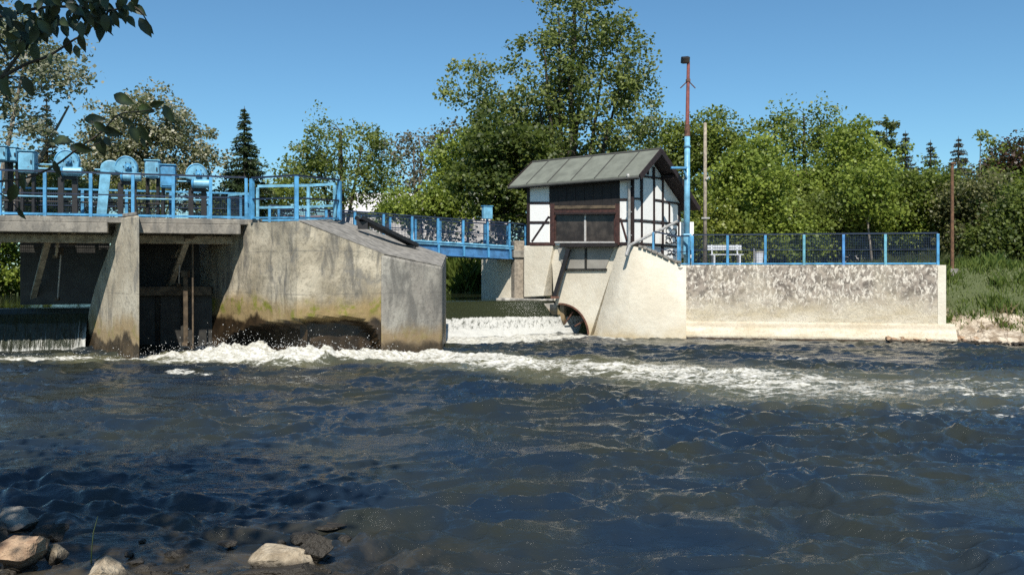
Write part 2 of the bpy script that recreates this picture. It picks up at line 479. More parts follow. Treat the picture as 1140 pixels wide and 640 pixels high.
M['rock_dark'] = rock_mat('dark wet stone', (0.035, 0.028, 0.016), (0.10, 0.075, 0.04), 0.3)
M['rock_grey'] = rock_mat('grey stone', (0.14, 0.12, 0.10), (0.30, 0.27, 0.22))
# ================================================================== GROUND AND WATER
POOL = 1.22
def ground_z(x, y):
    z = 2.3 + 0.25 * fbm(x * 0.07, y * 0.07, 3)
    # upstream pool behind the barrage, up to the far bank
    far = 43 + 2.5 * fbm(x * 0.05, x * 0.03 + 4, 2)
    pool = 1 / (1 + np.exp((y - far) * 1.6)) * 1 / (1 + np.exp((x - 2.6) * 4.0))
    z = z * (1 - pool) + 0.2 * pool
    # everything in front of the barrage and the terrace is river
    riv = 1 / (1 + np.exp((y - 32.6) * 5.0))
    z = z * (1 - riv) - 0.6 * riv
    return z
xs = np.concatenate([[-1500, -500, -200], np.arange(-90, 91, 1.0), [200, 500, 1500]])
ys = np.concatenate([np.concatenate([np.arange(27, 37, 0.25), np.arange(37, 70, 0.7)]), np.arange(70, 140, 4), [200, 400, 900, 2500]])
gx, gy = np.meshgrid(xs, ys)
gz = ground_z(gx, gy)
nx, ny = len(xs), len(ys)
idx = np.arange(nx * ny).reshape(ny, nx)
def gridquads(idx): return np.stack([idx[:-1, :-1], idx[:-1, 1:], idx[1:, 1:], idx[1:, :-1]], -1).reshape(-1, 4)
g = np_mesh('ground', np.stack([gx, gy, gz], -1).reshape(-1, 3), gridquads(idx), M['ground'], smooth=True)
tag(g, 'grassy ground of the far bank', kind='structure')

# barrage frame: along the gate bridge, and upstream
BE = Vector((0.954, 0.300)); BG = Vector((-0.300, 0.954)); BO = Vector((-9.96, 22.8))
def E(a, b): return BO + BE * a + BG * b
def aOf(px, b): return line_at(px, BO + BG * b, BE)
def E3(a, b, z): p = E(a, b); return Vector((p.x, p.y, z))

# house / far abutment frame
Q0 = Vector((P(702, 300, 30.0).x, 30.0))
HU = Vector((0.77, -0.638)); HV = Vector((0.638, 0.77))
HW = -line_at(588, Q0, HU)                     # width of the front wall
Q1 = Q0 - HU * HW
def H3(p, q, z): a = Q1 + HU * p + HV * q; return Vector((a.x, a.y, z))
def pOf(px, q=0.0): return line_at(px, Q1 + HV * q, HU)
def hz(px, py, q=0.0): return zat(py, (Q1 + HU * pOf(px, q) + HV * q).y)
def qOf(px, p): return line_at(px, Q1 + HU * p, HV)
def gz_(px, py, p): return zat(py, (Q1 + HU * p + HV * qOf(px, p)).y)

# ---- river surface ------------------------------------------------
def seg_field(x, y, pts):
    """pts: (x, y, halfwidth, strength); soft band along a polyline"""
    out = np.zeros_like(x)
    for (x0, y0, w0, s0), (x1, y1, w1, s1) in zip(pts[:-1], pts[1:]):
        dx, dy = x1 - x0, y1 - y0
        t = np.clip(((x - x0) * dx + (y - y0) * dy) / (dx * dx + dy * dy), 0, 1)
        d = np.hypot(x - x0 - t * dx, y - y0 - t * dy)
        ww = w0 + (w1 - w0) * t; ss = s0 + (s1 - s0) * t
        out = np.maximum(out, ss * np.clip(1 - (d / ww) ** 2, 0, 1))
    return out
def wpts(lst): 
    r = []
    for px, py, hw, st in lst:
        p = Wp(px, py); r.append((p.x, p.y, hw, st))
    return r
FOAM_PIER = wpts([(-60, 400, 0.9, 0.75), (60, 400, 0.9, 0.75), (120, 400, 0.7, 0.7), (170, 398.5, 1.0, 0.9), (240, 398, 1.35, 1.0), (300, 401, 1.2, 1.05), (332, 402, 1.2, 1.05), (380, 400, 1.2, 1.05), (430, 398.5, 1.2, 1.05), (500, 398, 1.3, 1.0), (560, 402, 1.5, 0.9)])
FOAM_DRIFT = wpts([(490, 398, 1.5, 0.95), (560, 404, 1.9, 0.80), (640, 409, 2.1, 0.75), (720, 413, 2.3, 0.70), (800, 419, 2.5, 0.68), (870, 426, 2.9, 0.68), (940, 430, 2.6, 0.56), (1010, 431, 2.5, 0.47), (1080, 431, 2.5, 0.46), (1150, 432, 2.5, 0.42), (1300, 430, 2.5, 0.4)])
FOAM_WEIR = wpts([(470, 381, 2.0, 1.0), (560, 377.5, 1.9, 1.0), (640, 374, 1.5, 0.95), (695, 376.5, 0.7, 0.7)])
FOAM_BIT = wpts([(195, 413, 0.35, 0.75), (225, 415, 0.45, 0.8), (250, 416, 0.25, 0.5)])
FOAM_EDGE = wpts([(860, 402, 0.5, 0.5), (905, 402, 0.6, 0.62), (945, 401, 0.4, 0.5)])
FOAM_EDGE2 = wpts([(1000, 461, 0.5, 0.42), (1060, 459, 0.6, 0.5), (1140, 458, 0.6, 0.48)])
FOAM_STREAK = wpts([(560, 470, 0.5, 0.22), (640, 474, 0.5, 0.28), (700, 476, 0.4, 0.2)])
MOUND = wpts([(150, 399, 0.6, 0.03), (200, 397, 0.8, 0.14), (240, 397, 1.0, 0.28), (275, 398, 1.1, 0.42), (315, 402, 0.8, 0.30), (345, 402.5, 0.75, 0.40), (385, 400.5, 0.8, 0.30), (430, 398.5, 0.75, 0.22), (500, 398, 0.8, 0.16), (560, 402, 0.9, 0.10), (640, 408, 1.0, 0.09), (740, 413, 1.0, 0.10), (870, 424, 1.2, 0.08)])

wr = np.random.default_rng(11)
WAVES = []
for i in range(150):
    lam = 0.16 * (1.05 / 0.16) ** wr.random() if i < 138 else wr.uniform(1.3, 3.5)
    th = wr.normal(-1.45, 0.42) if wr.random() < 0.78 else wr.uniform(0, 6.28)       # the flow runs towards the foreground
    amp = (0.0068 * lam * (0.4 + 1.1 * wr.random())) if i < 138 else 0.0065
    WAVES.append((2 * math.pi / lam * math.cos(th), 2 * math.pi / lam * math.sin(th), wr.random() * 6.283, amp))
def river_height(x, y):
    wx = x + 0.8 * fbm(x * 0.6, y * 0.8, 3); wy = y + 0.45 * fbm(x * 0.6 + 31, y * 0.8 + 7, 3)
    h = np.zeros_like(x)
    for kx, ky, ph, a in WAVES:
        h += a * (2.1 * ((np.sin(kx * wx + ky * wy + ph) + 1) * 0.5) ** 1.7 - 0.85)
    patch = 1.0 + 1.3 * fbm(x * 0.25 + 5, y * 0.45, 3)
    calm = 1.0
    return h * np.clip(patch, 0.35, 1.5) * calm + 0.05 * fbm(x * 0.35, y * 0.5, 3)
def river_fields(x, y):
    wx = x + 0.9 * fbm(x * 0.9, y * 0.9, 4); wy = y + 0.9 * fbm(x * 0.9 + 13, y * 0.9 + 3, 4)
    f = np.zeros_like(x)
    wx2 = x + 0.3 * fbm(x * 0.9, y * 0.9, 4); wy2 = y + 0.3 * fbm(x * 0.9 + 13, y * 0.9 + 3, 4)
    f = np.maximum(f, seg_field(wx2, wy2, FOAM_PIER))
    for b in (FOAM_DRIFT, FOAM_WEIR, FOAM_BIT, FOAM_EDGE, FOAM_EDGE2, FOAM_STREAK):
        f = np.maximum(f, seg_field(wx, wy, b))
    ae = np.maximum(seg_field(wx, wy, [(a, b, c * 1.35, min(1, d * 1.2)) for a, b, c, d in FOAM_DRIFT]), seg_field(wx, wy, [(a, b, c * 1.3, min(1, d)) for a, b, c, d in FOAM_PIER]))
    m = seg_field(x + 0.3 * fbm(x, y, 2), y + 0.3 * fbm(x + 9, y, 2), MOUND)
    f = np.maximum(f, np.clip(m * 4, 0, 1.05)); rough = f ** 1.5
    dz = m * (0.58 + 0.8 * fbm(x * 1.9, y * 1.9, 3)) + rough * 0.10 * fbm(x * 3.2, y * 2.6, 5, 0.62) + np.clip(m * 3, 0, 1) * 0.11 * np.abs(fbm(x * 4.5, y * 4.5, 5, 0.7))
    sx = x + 4.4; sh = np.clip(1 - (y - (7.4 - 0.5 * np.clip(x + 3, 0, 4) + 0.7 * fbm(x * 0.6, y * 0.6, 3))) / 1.6, 0, 1) * np.clip((0.4 - x) / 1.5, 0, 1)
    return f, ae, dz, sh
rows = np.concatenate([np.geomspace(4.8, 21.5, 440)[:-1], np.linspace(21.5, 27.0, 150)[:-1], np.linspace(27, 34.5, 80)])
tt = np.linspace(-0.74, 0.74, 900)
gy, gt = np.meshgrid(rows, tt, indexing='ij')
gx = gt * (gy + 1.5)
f, ae, dz, sh = river_fields(gx, gy)
hz_w = river_height(gx, gy) * (1 - 0.5 * np.clip(f, 0, 1)) + dz
idx = np.arange(gx.size).reshape(gx.shape)
o = np_mesh('river', np.stack([gx, gy, hz_w], -1).reshape(-1, 3), gridquads(idx), M['water'], smooth=True,
            attrs={'foam': f.ravel(), 'aerated': ae.ravel(), 'shallow': sh.ravel()})
tag(o, 'choppy dark blue river below the weir', kind='structure')
# the river goes on left and right of the part in view
for sgn in (-1, 1):
    ys2 = np.linspace(-2, 34.5, 120); ts = np.linspace(0, 1, 60)
    gy, gt = np.meshgrid(ys2, ts, indexing='ij')
    inner = np.where(gy >= 4.8, 0.74 * (gy + 1.5), np.maximum(4.66, 0.74 * (gy + 1.5)))
    gx = sgn * (inner + gt * (60 - inner)); q = np.arange(gx.size).reshape(gx.shape)
    qq = gridquads(q) if sgn > 0 else gridquads(q)[:, ::-1]
    z = np.zeros_like(gx)
    o = np_mesh('river', np.stack([gx, gy, river_height(gx, gy) * 0.9], -1).reshape(-1, 3), qq, M['water'], smooth=True,
                attrs={'foam': z.ravel(), 'aerated': z.ravel(), 'shallow': z.ravel()})
    tag(o, 'river beyond the part in view', kind='structure')
b = MB(); b.add([(-60, 26.5, POOL), (6, 33.5, POOL), (6, 50, POOL), (-60, 50, POOL)], [(0, 1, 2, 3)])
# pool: keep it behind the weir crest and the gates
WL_, WR_ = P(470, 335, 32.6), P(622, 335, 32.1)
b = MB(); b.add([(-60, 12.5, POOL), (E(0, 5.2).x, E(0, 5.2).y, POOL), (-6.0, 29.0, POOL), (WL_.x, WL_.y + 0.05, POOL), (WR_.x, WR_.y + 0.05, POOL), (WR_.x + 2.5, WR_.y + 5, POOL), (3, 50, POOL), (-60, 50, POOL)], [tuple(range(8))])
o = b.build('upstream_pool', M['pool']); tag(o, 'still water held back above the weir', kind='structure')

# ---- spray above the foam
def droplets(n, pts, spread, hmax, seed, size=(0.006, 0.02)):
    r = np.random.default_rng(seed); P0 = np.array([[p[0], p[1]] for p in pts]); 
    k = r.integers(0, len(P0) - 1, n); t = r.random(n)[:, None]
    xy = P0[k] * (1 - t) + P0[k + 1] * t + r.normal(0, spread, (n, 2))
    hh = np.abs(r.normal(0, 1, n)) ** 1.3 * hmax * 0.45 + 0.02
    m = seg_field(xy[:, 0], xy[:, 1], MOUND)
    c = np.column_stack([xy, hh + m * 0.9])
    s = (size[0] + (size[1] - size[0]) * r.random(n) ** 2.5)[:, None, None]
    tet = np.array([[1, 1, 1], [-1, -1, 1], [-1, 1, -1], [1, -1, -1]], float)
    v = c[:, None, :] + tet[None] * s * (0.6 + 0.8 * r.random((n, 4, 1)))
    base = (np.arange(n) * 4)[:, None]
    fcs = np.concatenate([base + np.array(a)[None] for a in ((0, 2, 1), (0, 1, 3), (0, 3, 2), (1, 2, 3))])
    return v.reshape(-1, 3), fcs
va, fa = droplets(800, [MOUND[i] for i in (0, 1, 2, 2, 3, 4, 4, 5, 6, 7)], 0.3, 0.34, 3, (0.004, 0.012))
vb, fb = droplets(350, FOAM_DRIFT[:7], 0.9, 0.14, 4, (0.003, 0.009))
vc, fc = droplets(250, FOAM_PIER[:4], 0.4, 0.2, 5, (0.004, 0.011))
v = np.concatenate([va, vb, vc]); fcs = np.concatenate([fa, fb + len(va), fc + len(va) + len(vb)])
o = np_mesh('spray', v, fcs, M['spray'], nside=3); tag(o, 'white drops of spray above the foam at the piers', kind='stuff')

# ---- weir: sheet of water over a sloping sill
CL, CR = P(455, 335, 32.0), P(618, 334.5, 32.2)       # crest ends
TL, TR = Wp(455, 381, -0.05), Wp(650, 371.5, -0.05)    # toe ends
nu, nv = 220, 90
u_ = np.linspace(0, 1.07, nu); v_ = np.linspace(-0.12, 1, nv)
vv, uu = np.meshgrid(v_, u_, indexing='ij')
CLa, CRa, TLa, TRa = (np.array([p.x, p.y]) for p in (CL, CR, TL, TR))
xy = (CLa * (1 - uu[..., None]) + CRa * uu[..., None]) * (1 - vv[..., None]) + (TLa * (1 - uu[..., None]) + TRa * uu[..., None]) * vv[..., None]
vc_ = np.clip(vv, 0, 1)
prof = POOL * (1 - np.where(vc_ < 0.12, 3.2 * vc_ ** 2, 0.0461 + (vc_ - 0.12) * 1.084)) - 0.06 * vc_
zz = prof + 0.02 * fbm(uu * 30, vv * 5, 3) * np.clip(vc_ * 3, 0.1, 1) + np.clip(vc_ - 0.55, 0, 1) * 0.16 * fbm(uu * 26, vv * 16, 4)
foam = np.clip((vc_ - 0.46 - 0.03 * fbm(uu * 14, uu * 3, 3)) / 0.05, 0, 1) * 0.52 + np.clip((vc_ - 0.74) / 0.15, 0, 1) * 0.3 + 0.17  # even base level adds white flecks as painted glints on the dark sheet
idx = np.arange(uu.size).reshape(uu.shape)
me_v = np.stack([xy[..., 0], xy[..., 1], zz], -1).reshape(-1, 3)
flow = np.stack([uu * 6 + vv * 0.8, vv * 3, uu * 0], -1).reshape(-1, 3)
o = np_mesh('weir_overflow', me_v, gridquads(idx)[:, ::-1], M['weir_sheet'], smooth=True, attrs={'foam': foam.ravel(), 'flow': flow})
tag(o, 'sheet of water sliding over the weir, dark above and white below', kind='stuff')
sill = MB()
pr = [(-0.10, POOL - 0.08), (0.05, POOL - 0.09), (0.2, 0.85), (1.0, -0.4), (1.0, -1.2), (-0.1, -1.2)]
def wxy(u, v): a = (CLa * (1 - u) + CRa * u) * (1 - v) + (TLa * (1 - u) + TRa * u) * v; return a
vs = [(*wxy(u, v), z - (0.12 if 0.1 < v < 1 else 0)) for u in (0, 1) for v, z in pr]; n_ = len(pr)
sill.add(vs, [tuple(range(n_)), tuple(reversed(range(n_, 2 * n_)))] + [(i, (i + 1) % n_, n_ + (i + 1) % n_, n_ + i) for i in range(n_)])
o = sill.build('weir_sill', M['concrete_shaft']); tag(o, 'concrete sill of the weir under the sliding water', kind='structure')

# ---- near bank, lower left
xs = np.linspace(-16, 12, 130); ys = np.linspace(-8, 10, 110)
gx, gy = np.meshgrid(xs, ys)
shore = 7.1 - 0.55 * np.clip(gx + 4.5, 0, 6) + 0.5 * fbm(gx * 0.7, gy * 0.7, 3)
gz = np.clip((shore - gy) * 0.26, -0.5, 0.75) + 0.12 * fbm(gx * 1.5, gy * 1.5, 4)
idx = np.arange(gx.size).reshape(gx.shape)
o = np_mesh('near_bank', np.stack([gx, gy, gz], -1).reshape(-1, 3), gridquads(idx), M['near_bank'], smooth=True); tag(o, 'muddy near bank in tree shade', kind='structure')

# ---- right bank beside the terrace: pale clay shelf, then a grass slope
xs = np.linspace(12.9, 45, 260); ys = np.linspace(0, 1, 110)
gs, gx = np.meshgrid(ys, xs, indexing='ij')
y0 = 27.75 - 0.02 * (gx - 14) + 0.35 * fbm(gx * 0.5, gx * 0.1, 4)
gy = y0 - 0.5 + gs * 6.5
d = gy - y0
gz = np.interp(d, [-0.5, 0, 0.10, 0.9, 1.3, 2.0, 4.4, 6.0], [-0.5, -0.03, 0.20, 0.34, 0.50, 0.95, 2.45, 2.45])
left = np.clip((gx - 13.6) / 2.0, 0, 1)
gz = gz * left - 0.35 * (1 - left)
gz += 0.10 * fbm(gx * 1.3, gy * 1.3, 5, 0.6) * np.clip(d * 2, 0.2, 1) + 0.12 * fbm(gx * 5, gy * 5, 4, 0.65) * np.clip(1.6 - d, 0, 1)
idx = np.arange(gx.size).reshape(gx.shape)
BANK = (gx, gy, gz, d)
o = np_mesh('river_bank', np.stack([gx, gy, gz], -1).reshape(-1, 3), gridquads(idx), M['bank'], smooth=True); tag(o, 'crumbling pale clay bank right of the terrace wall', kind='structure')

# ================================================================== TERRACE
TA, TB = Vector((P(757, 300, 29.85).x, 29.85)), Vector((P(1052, 300, 28.1).x, 28.1))
TD = (TB - TA).normalized(); TNv = Vector((-TD.y, TD.x))     # TNv points away from the river
TL_ = (TB - TA).length
TZ = 2.55
def T3(s, q, z): a = TA + TD * s + TNv * q; return Vector((a.x, a.y, z))
def sOf(px, q=0.0): return line_at(px, TA + TNv * q, TD)
tw = thing('terrace_wall', T3(TL_ / 2, 0, 0), 'long concrete river wall with flaking dark paint above a clean pale base', 'wall')
b = MB()
b.add([T3(0, 0, 0.55), T3(TL_, 0, 0.55), T3(TL_, 0.5, 0.55), T3(0, 0.5, 0.55), T3(0, 0, TZ), T3(TL_, 0, TZ), T3(TL_, 0.5, TZ), T3(0, 0.5, TZ)],
      [(3, 2, 1, 0), (4, 5, 6, 7), (0, 1, 5, 4), (1, 2, 6, 5), (2, 3, 7, 6), (3, 0, 4, 7)])
wall_o = b.build('wall', M['terrace_wall'], tw, bevel=0.03)
b = MB()
prof = [(0.5, -0.9), (-0.36, -0.9), (-0.30, 0.14), (-0.22, 0.30), (-0.02, 0.60), (0.5, 0.60)]
L2 = TL_ + 0.3
vs = [T3(s, q, z) for s in (0.0, L2) for q, z in prof]; n_ = len(prof)
b.add(vs, [tuple(range(n_)), tuple(reversed(range(n_, 2 * n_)))] + [(i, (i + 1) % n_, n_ + (i + 1) % n_, n_ + i) for i in range(n_)])
b.build('footing', M['terrace_wall'], tw)
b = MB(); b.prism([T3(TL_ - 0.22, -0.012, 0)[:2], T3(TL_ + 0.03, -0.012, 0)[:2], T3(TL_ + 0.03, 5.0, 0)[:2], T3(TL_ - 0.22, 5.0, 0)[:2]], 0.5, TZ - 0.006)
b.build('return_wall', M['concrete_cream'], tw)
b = MB(); b.prism([T3(0.2, 0.5, 0)[:2], T3(TL_ - 0.23, 0.5, 0)[:2], T3(TL_ + 0.2, 12, 0)[:2], T3(-1.0, 12, 0)[:2]], 1.8, TZ - 0.02)
o = b.build('terrace_paving', M['pave']); tag(o, 'paved terrace behind the river wall', kind='structure')

# ================================================================== RAILINGS
def railing(name, pts, h, label, post_w=0.07, post_mats=None, infill=True, top=('rail_dark', 0.06, 0.05), mid=('rail_dark', 0.03, 0.03), bottom=('blue', 0.04, 0.05), cat='railing', mids=(0.5,), wire_step=0.055, zoff=0.05, post_extra=0.0):
    r = thing(name, pts[0], label, cat)
    up = Vector((0, 0, 1))
    for i, p in enumerate(pts):
        d = (pts[min(i + 1, len(pts) - 1)] - pts[max(i - 1, 0)]); a = math.atan2(d.y, d.x)
        mt = post_mats[i % len(post_mats)] if post_mats else 'blue'
        hh = h + post_extra
        MB().box(p + up * (hh / 2), post_w, post_w, hh, a).build('post', M[mt], r, bevel=0.006)
    for i in range(len(pts) - 1):
        a, c = pts[i], pts[i + 1]; d = (c - a).normalized()
        if top: MB().bar(a + up * (h + top[2] / 2 + 0.002) - d * 0.0, c + up * (h + top[2] / 2 + 0.002), top[1], top[2]).build('top_rail', M[top[0]], r)
        e = d * (post_w / 2 + 0.002)
        for mf in mids:
            if mid: MB().bar(a + up * h * mf + e, c + up * h * mf - e, mid[1], mid[2]).build('mid_rail', M[mid[0]], r)
        if bottom: MB().bar(a + up * (zoff) + e, c + up * (zoff) - e, bottom[1], bottom[2]).build('bottom_rail', M[bottom[0]], r)
        if infill:
            b = MB(); n = max(3, int((c - a).length / wire_step)); back = d.cross(up) * -0.02
            for j in range(1, n):
                q = a + (c - a) * (j / n) + back
                b.bar(q + up * (zoff + 0.03), q + up * (h - 0.01), 0.009, 0.006, up=d.cross(up))
            m = int(h / wire_step)
            for j in range(1, m):
                b.bar(a + up * (zoff + 0.03 + (h - 0.06) * j / m) + e + back * 1.4, c + up * (zoff + 0.03 + (h - 0.06) * j / m) - e + back * 1.4, 0.006, 0.009)
            b.build('mesh_panel', M['wire'], r)
    return r
posts_px = [771, 810, 852, 895, 939, 985.6, 1044]
pts = [T3(sOf(px, 0.12), 0.12, TZ) for px in posts_px]
railing('railing', pts, 1.03, 'long blue wire mesh railing on top of the flaking river wall', post_w=0.085, post_mats=['blue', 'blue', 'blue', 'blue_teal', 'blue_deep', 'blue_teal', 'blue'])
# short end piece of the handrail past the last post
pe = T3(sOf(1053, 0.12), 0.12, TZ)

# ================================================================== PIERS
FD = Vector((0.67, -0.742)).normalized()           # direction of the flow
def v3(p, z): return Vector((p[0], p[1], z))
DZ = 3.86                                            # top of the gate deck
DB = 1.3                                             # deck front edge: this far upstream of the pier nose
def chamfer_poly(pts): return pts
F1 = Vector((-9.96, 22.8))
VD = Vector((-0.415, 0.91))
pierA = [F1, F1 - FD * 4.7, F1 - FD * 4.7 + BG * 3.5, F1 + VD * 7.4]
pierA = list(reversed(pierA))
p1 = thing('gate_pier', v3(F1, 0), 'narrow stained concrete pier standing between the two gate openings', 'pier')
b = MB(); lev = [(-1.2, 4.9), (0.5, 4.75), (1.2, 4.4), (1.9, 3.8), (2.6, 3.0), (3.2, 2.3), (DZ - 0.004, 1.75)]
vs = []
for z_, L_ in lev:                                    # facet narrows upward so the dark bay stands in for deck shade
    q = F1 - FD * L_; vs += [v3(F1, z_), v3(q, z_), v3(q + BG * 3.5, z_), v3(F1 + VD * (6.0 + L_ * 0.3), z_)]
fs_ = [(3, 2, 1, 0), tuple(range(4 * len(lev) - 4, 4 * len(lev)))]
for i in range(len(lev) - 1): fs_ += [(4 * i + k_, 4 * i + (k_ + 1) % 4, 4 * i + 4 + (k_ + 1) % 4, 4 * i + 4 + k_) for k_ in range(4)]
b.add(vs, fs_); b.build('pier_body', M['concrete_pier'], p1, bevel=0.05)
MB().prism([F1 - FD * 0.2 + VD * 0.15, F1 + VD * 1.28, F1 - FD * 1.38 + VD * 0.05], DZ - 0.002, DZ + 0.1).build('cap_stone', M['concrete_top'], p1, bevel=0.02)

PA, PB, PC, PD = Vector((-5.72, 22.7)), Vector((-3.62, 24.1)), Vector((-2.06, 25.1)), Vector((-2.2, 28.5))
zA, zB, zC, zD, zD0 = zat(246, PA.y), zat(283, PB.y), zat(297, PC.y), zat(285, PD.y), 3.93
PA0 = Vector((-5.4, 26.4))
Gb = PA - FD * 6.6
# split plan: flank block carrying the deck, sloping middle and the nose
bp = thing('river_pier', v3(PB, 0), 'broad concrete pier with a sloping grey top and dark wet foot', 'pier')
def hexa(b, poly, z0, zs): b.prism(poly, z0, zs)
kf = 0.62
PM = PA0 + (PD - PA0) * kf; zM = zD0 + (zD - zD0) * kf
ns1, ns2, nz = 70, 44, 56
path = [(Gb.lerp(PA, t), DZ - 0.004 + (zA - DZ) * t) for t in np.linspace(0, 1, ns1)] + [(PA.lerp(PB, t), zA + (zB - zA) * t) for t in np.linspace(0, 1, ns2)[1:]]
n1 = Vector((PA - Gb).normalized()); n1 = Vector((n1.y, -n1.x)); n2 = (PB - PA).normalized(); n2 = Vector((n2.y, -n2.x))
np_ = len(path); vs, fs_ = [], []
for i, (p, zt) in enumerate(path):
    kk = min(1, max(0, (i - ns1 + 3) / 6)); nn_ = (n1 * (1 - kk) + n2 * kk).normalized()
    px_ = 570 + FPX * p.x / p.y
    zh = float(np.interp(px_, [246, 258, 282, 310, 345, 385, 405, 417, 424], [0.0, 0.5, 0.78, 1.0, 1.12, 1.14, 1.02, 0.75, 0.2])) + 0.06 * float(fbm(np.array([i * 0.12]), np.array([3.3]), 4)[0])
    for z_ in np.linspace(-1.2, zt, nz):
        e_ = min(1, max(0, (zh - z_) / 0.22)); e_ = e_ * e_ * (3 - 2 * e_)
        q = p - nn_ * (0.42 * e_ + 0.03 * float(fbm(np.array([i * 0.10]), np.array([z_ * 2.3]), 4)[0]) * min(1, (zt - z_) * 4) * min(1, max(0, np_ - 1 - i) / 3))
        vs.append((q.x, q.y, z_))
for i in range(np_ - 1): fs_ += [(i * nz + k_, (i + 1) * nz + k_, (i + 1) * nz + k_ + 1, i * nz + k_ + 1) for k_ in range(nz - 1)]
tops_i = [i * nz + nz - 1 for i in range(np_)]
o_ = len(vs); back = [(PM, zM), (PA0, zD0 - 0.02), (PA0 + BG * 3.0, zD0 - 0.05), (Gb + BG * 1.2, DZ - 0.004)]
vs += [v3(p, z) for p, z in back] + [v3(p, -1.2) for p, z in back]
fs_ += [tuple(tops_i[ns1 - 1:] + [o_, o_ + 1]), tuple(tops_i[:ns1] + [o_ + 1, o_ + 2, o_ + 3])]
fs_ += [(o_ + i, o_ + i + 1, o_ + 5 + i, o_ + 4 + i) for i in range(3)]
fs_ += [tuple([(np_ - 1) * nz + k_ for k_ in range(nz)] + [o_, o_ + 4]), tuple([k_ for k_ in range(nz)] + [o_ + 3, o_ + 7])]
b = MB(); b.add(vs, fs_); b.build('pier_body', M['concrete_big'], bp)
nrm = Vector(((PC - PB).y, -(PC - PB).x)).normalized()
b = MB(); b.prism([PB + nrm * 0.05 - (PC - PB).normalized() * 0.12, PC + nrm * 0.03, PD, PM - Vector((0.2, 0))], -1.2, [zB - 0.02, zC, zD, zM - 0.01])
b.build('nose', M['concrete_nose'], bp, bevel=0.07)
# top skin of the slope, weathered
def skin(b, q, lift): b.slab([v + Vector((0, 0, lift)) for v in q], (0, 0, 0.025))
for q in ([v3(PA + (PB - PA) * 0.02, zA + 0.002), v3(PB, zB + 0.002), v3(PM, zM + 0.002), v3(PA0, zD0 + 0.002)], [v3(PB, zB + 0.002), v3(PC, zC + 0.004), v3(PD, zD + 0.002), v3(PM, zM + 0.002)]):
    b = MB(); skin(b, q, 0.0); b.build('top_slab', M['concrete_top'], bp)
# dark steel channel lying on the slope
s0 = P(399, 239, 25.4); s1 = P(462, 269, 26.9)
s0.z -= 0.12; s1.z -= 0.16
ch = thing('steel_channel', s0, 'dark steel channel lying along the sloping pier top', 'steel beam')
d = (s1 - s0).normalized()
MB().bar(s0, s1, 0.36, 0.04).build('web', M['black_steel'], ch)
sd = d.cross(Vector((0, 0, 1))).normalized()
for sg in (-1, 1):
    MB().bar(s0 + sd * 0.17 * sg + Vector((0, 0, 0.045)), s1 + sd * 0.17 * sg + Vector((0, 0, 0.045)), 0.03, 0.10).build('flange', M['black_steel'], ch)
for t in (0.08, 0.92):
    c = s0.lerp(s1, t); MB().box(c - Vector((0, 0, 0.13)), 0.3, 0.2, 0.22).build('support_block', M['black_steel'], ch)

# ================================================================== GATE BRIDGE
gb = thing('gate_bridge', E3(-1, DB, DZ), 'weathered concrete service deck crossing over the sluice gates', 'bridge')
aL, aP1, aP2, aR = -9.0, aOf(132, DB), aOf(156, DB), aOf(268, DB)
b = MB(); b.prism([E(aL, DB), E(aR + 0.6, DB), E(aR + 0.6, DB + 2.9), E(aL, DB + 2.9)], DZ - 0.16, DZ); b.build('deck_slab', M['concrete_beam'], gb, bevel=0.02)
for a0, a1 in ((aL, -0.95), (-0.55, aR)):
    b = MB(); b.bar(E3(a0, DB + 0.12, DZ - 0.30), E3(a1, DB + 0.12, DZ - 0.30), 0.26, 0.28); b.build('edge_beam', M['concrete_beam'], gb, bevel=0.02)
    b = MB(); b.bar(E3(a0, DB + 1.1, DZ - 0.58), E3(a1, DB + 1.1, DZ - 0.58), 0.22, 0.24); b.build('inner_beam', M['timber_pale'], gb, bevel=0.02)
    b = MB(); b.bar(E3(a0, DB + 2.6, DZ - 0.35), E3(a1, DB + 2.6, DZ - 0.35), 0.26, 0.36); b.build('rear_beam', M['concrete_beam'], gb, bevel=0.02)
# front railing
fp = [E3(aOf(px, DB + 0.1), DB + 0.1, DZ) for px in (-52, 0, 50, 101, 148, 193, 234.5, 274)]
railing('railing', fp, 1.2, 'light blue bar railing along the front edge of the gate deck', post_w=0.085, infill=False, mids=(0.52,), mid=('rail_dark', 0.035, 0.035), bottom=('blue', 0.05, 0.06), zoff=0.06)
rp = [E3(aOf(px, DB + 2.7), DB + 2.7, DZ) for px in (-60, -10, 38, 92, 141, 190, 232, 268)]
railing('railing', rp, 0.95, 'blue wire mesh railing along the rear edge of the gate deck', post_w=0.085, infill=True, top=('blue', 0.06, 0.05))
# platform railings on the broad pier
A0_, A1_, A2_, A3_ = P(280.5, 246, 24.6), P(330, 246, 23.2), P(378, 246, 25.6), P(287, 246, 26.0)
for p in (A0_, A1_, A2_, A3_): p.z = DZ - 0.02
A1_.z = DZ - 0.1; A2_.z = DZ + 0.02
r1 = railing('railing', [A0_, A1_, A2_], 1.17, 'blue railing with black handrails round the corner of the pier platform', post_w=0.11, infill=False, mids=(0.5,), mid=('rail_dark', 0.045, 0.045), bottom=('blue', 0.05, 0.05))
A2b, A3b = A2_ + Vector((-0.16, 0.12, 0)), A3_
A1b = (A2b + A3b) / 2 + Vector((0.35, 0.1, 0))
r2 = railing('railing', [A3b, A1b, A2b], 1.05, 'pale blue bar railing at the back of the pier platform', post_w=0.09, infill=False, top=('blue_pale', 0.07, 0.08), mid=('blue_pale', 0.06, 0.07), mids=(0.42,), bottom=('blue', 0.05, 0.05), post_mats=['blue_pale'])
g0, g1 = P(255, 246, 26.2), P(276, 246, 25.6)
g0.z = g1.z = DZ
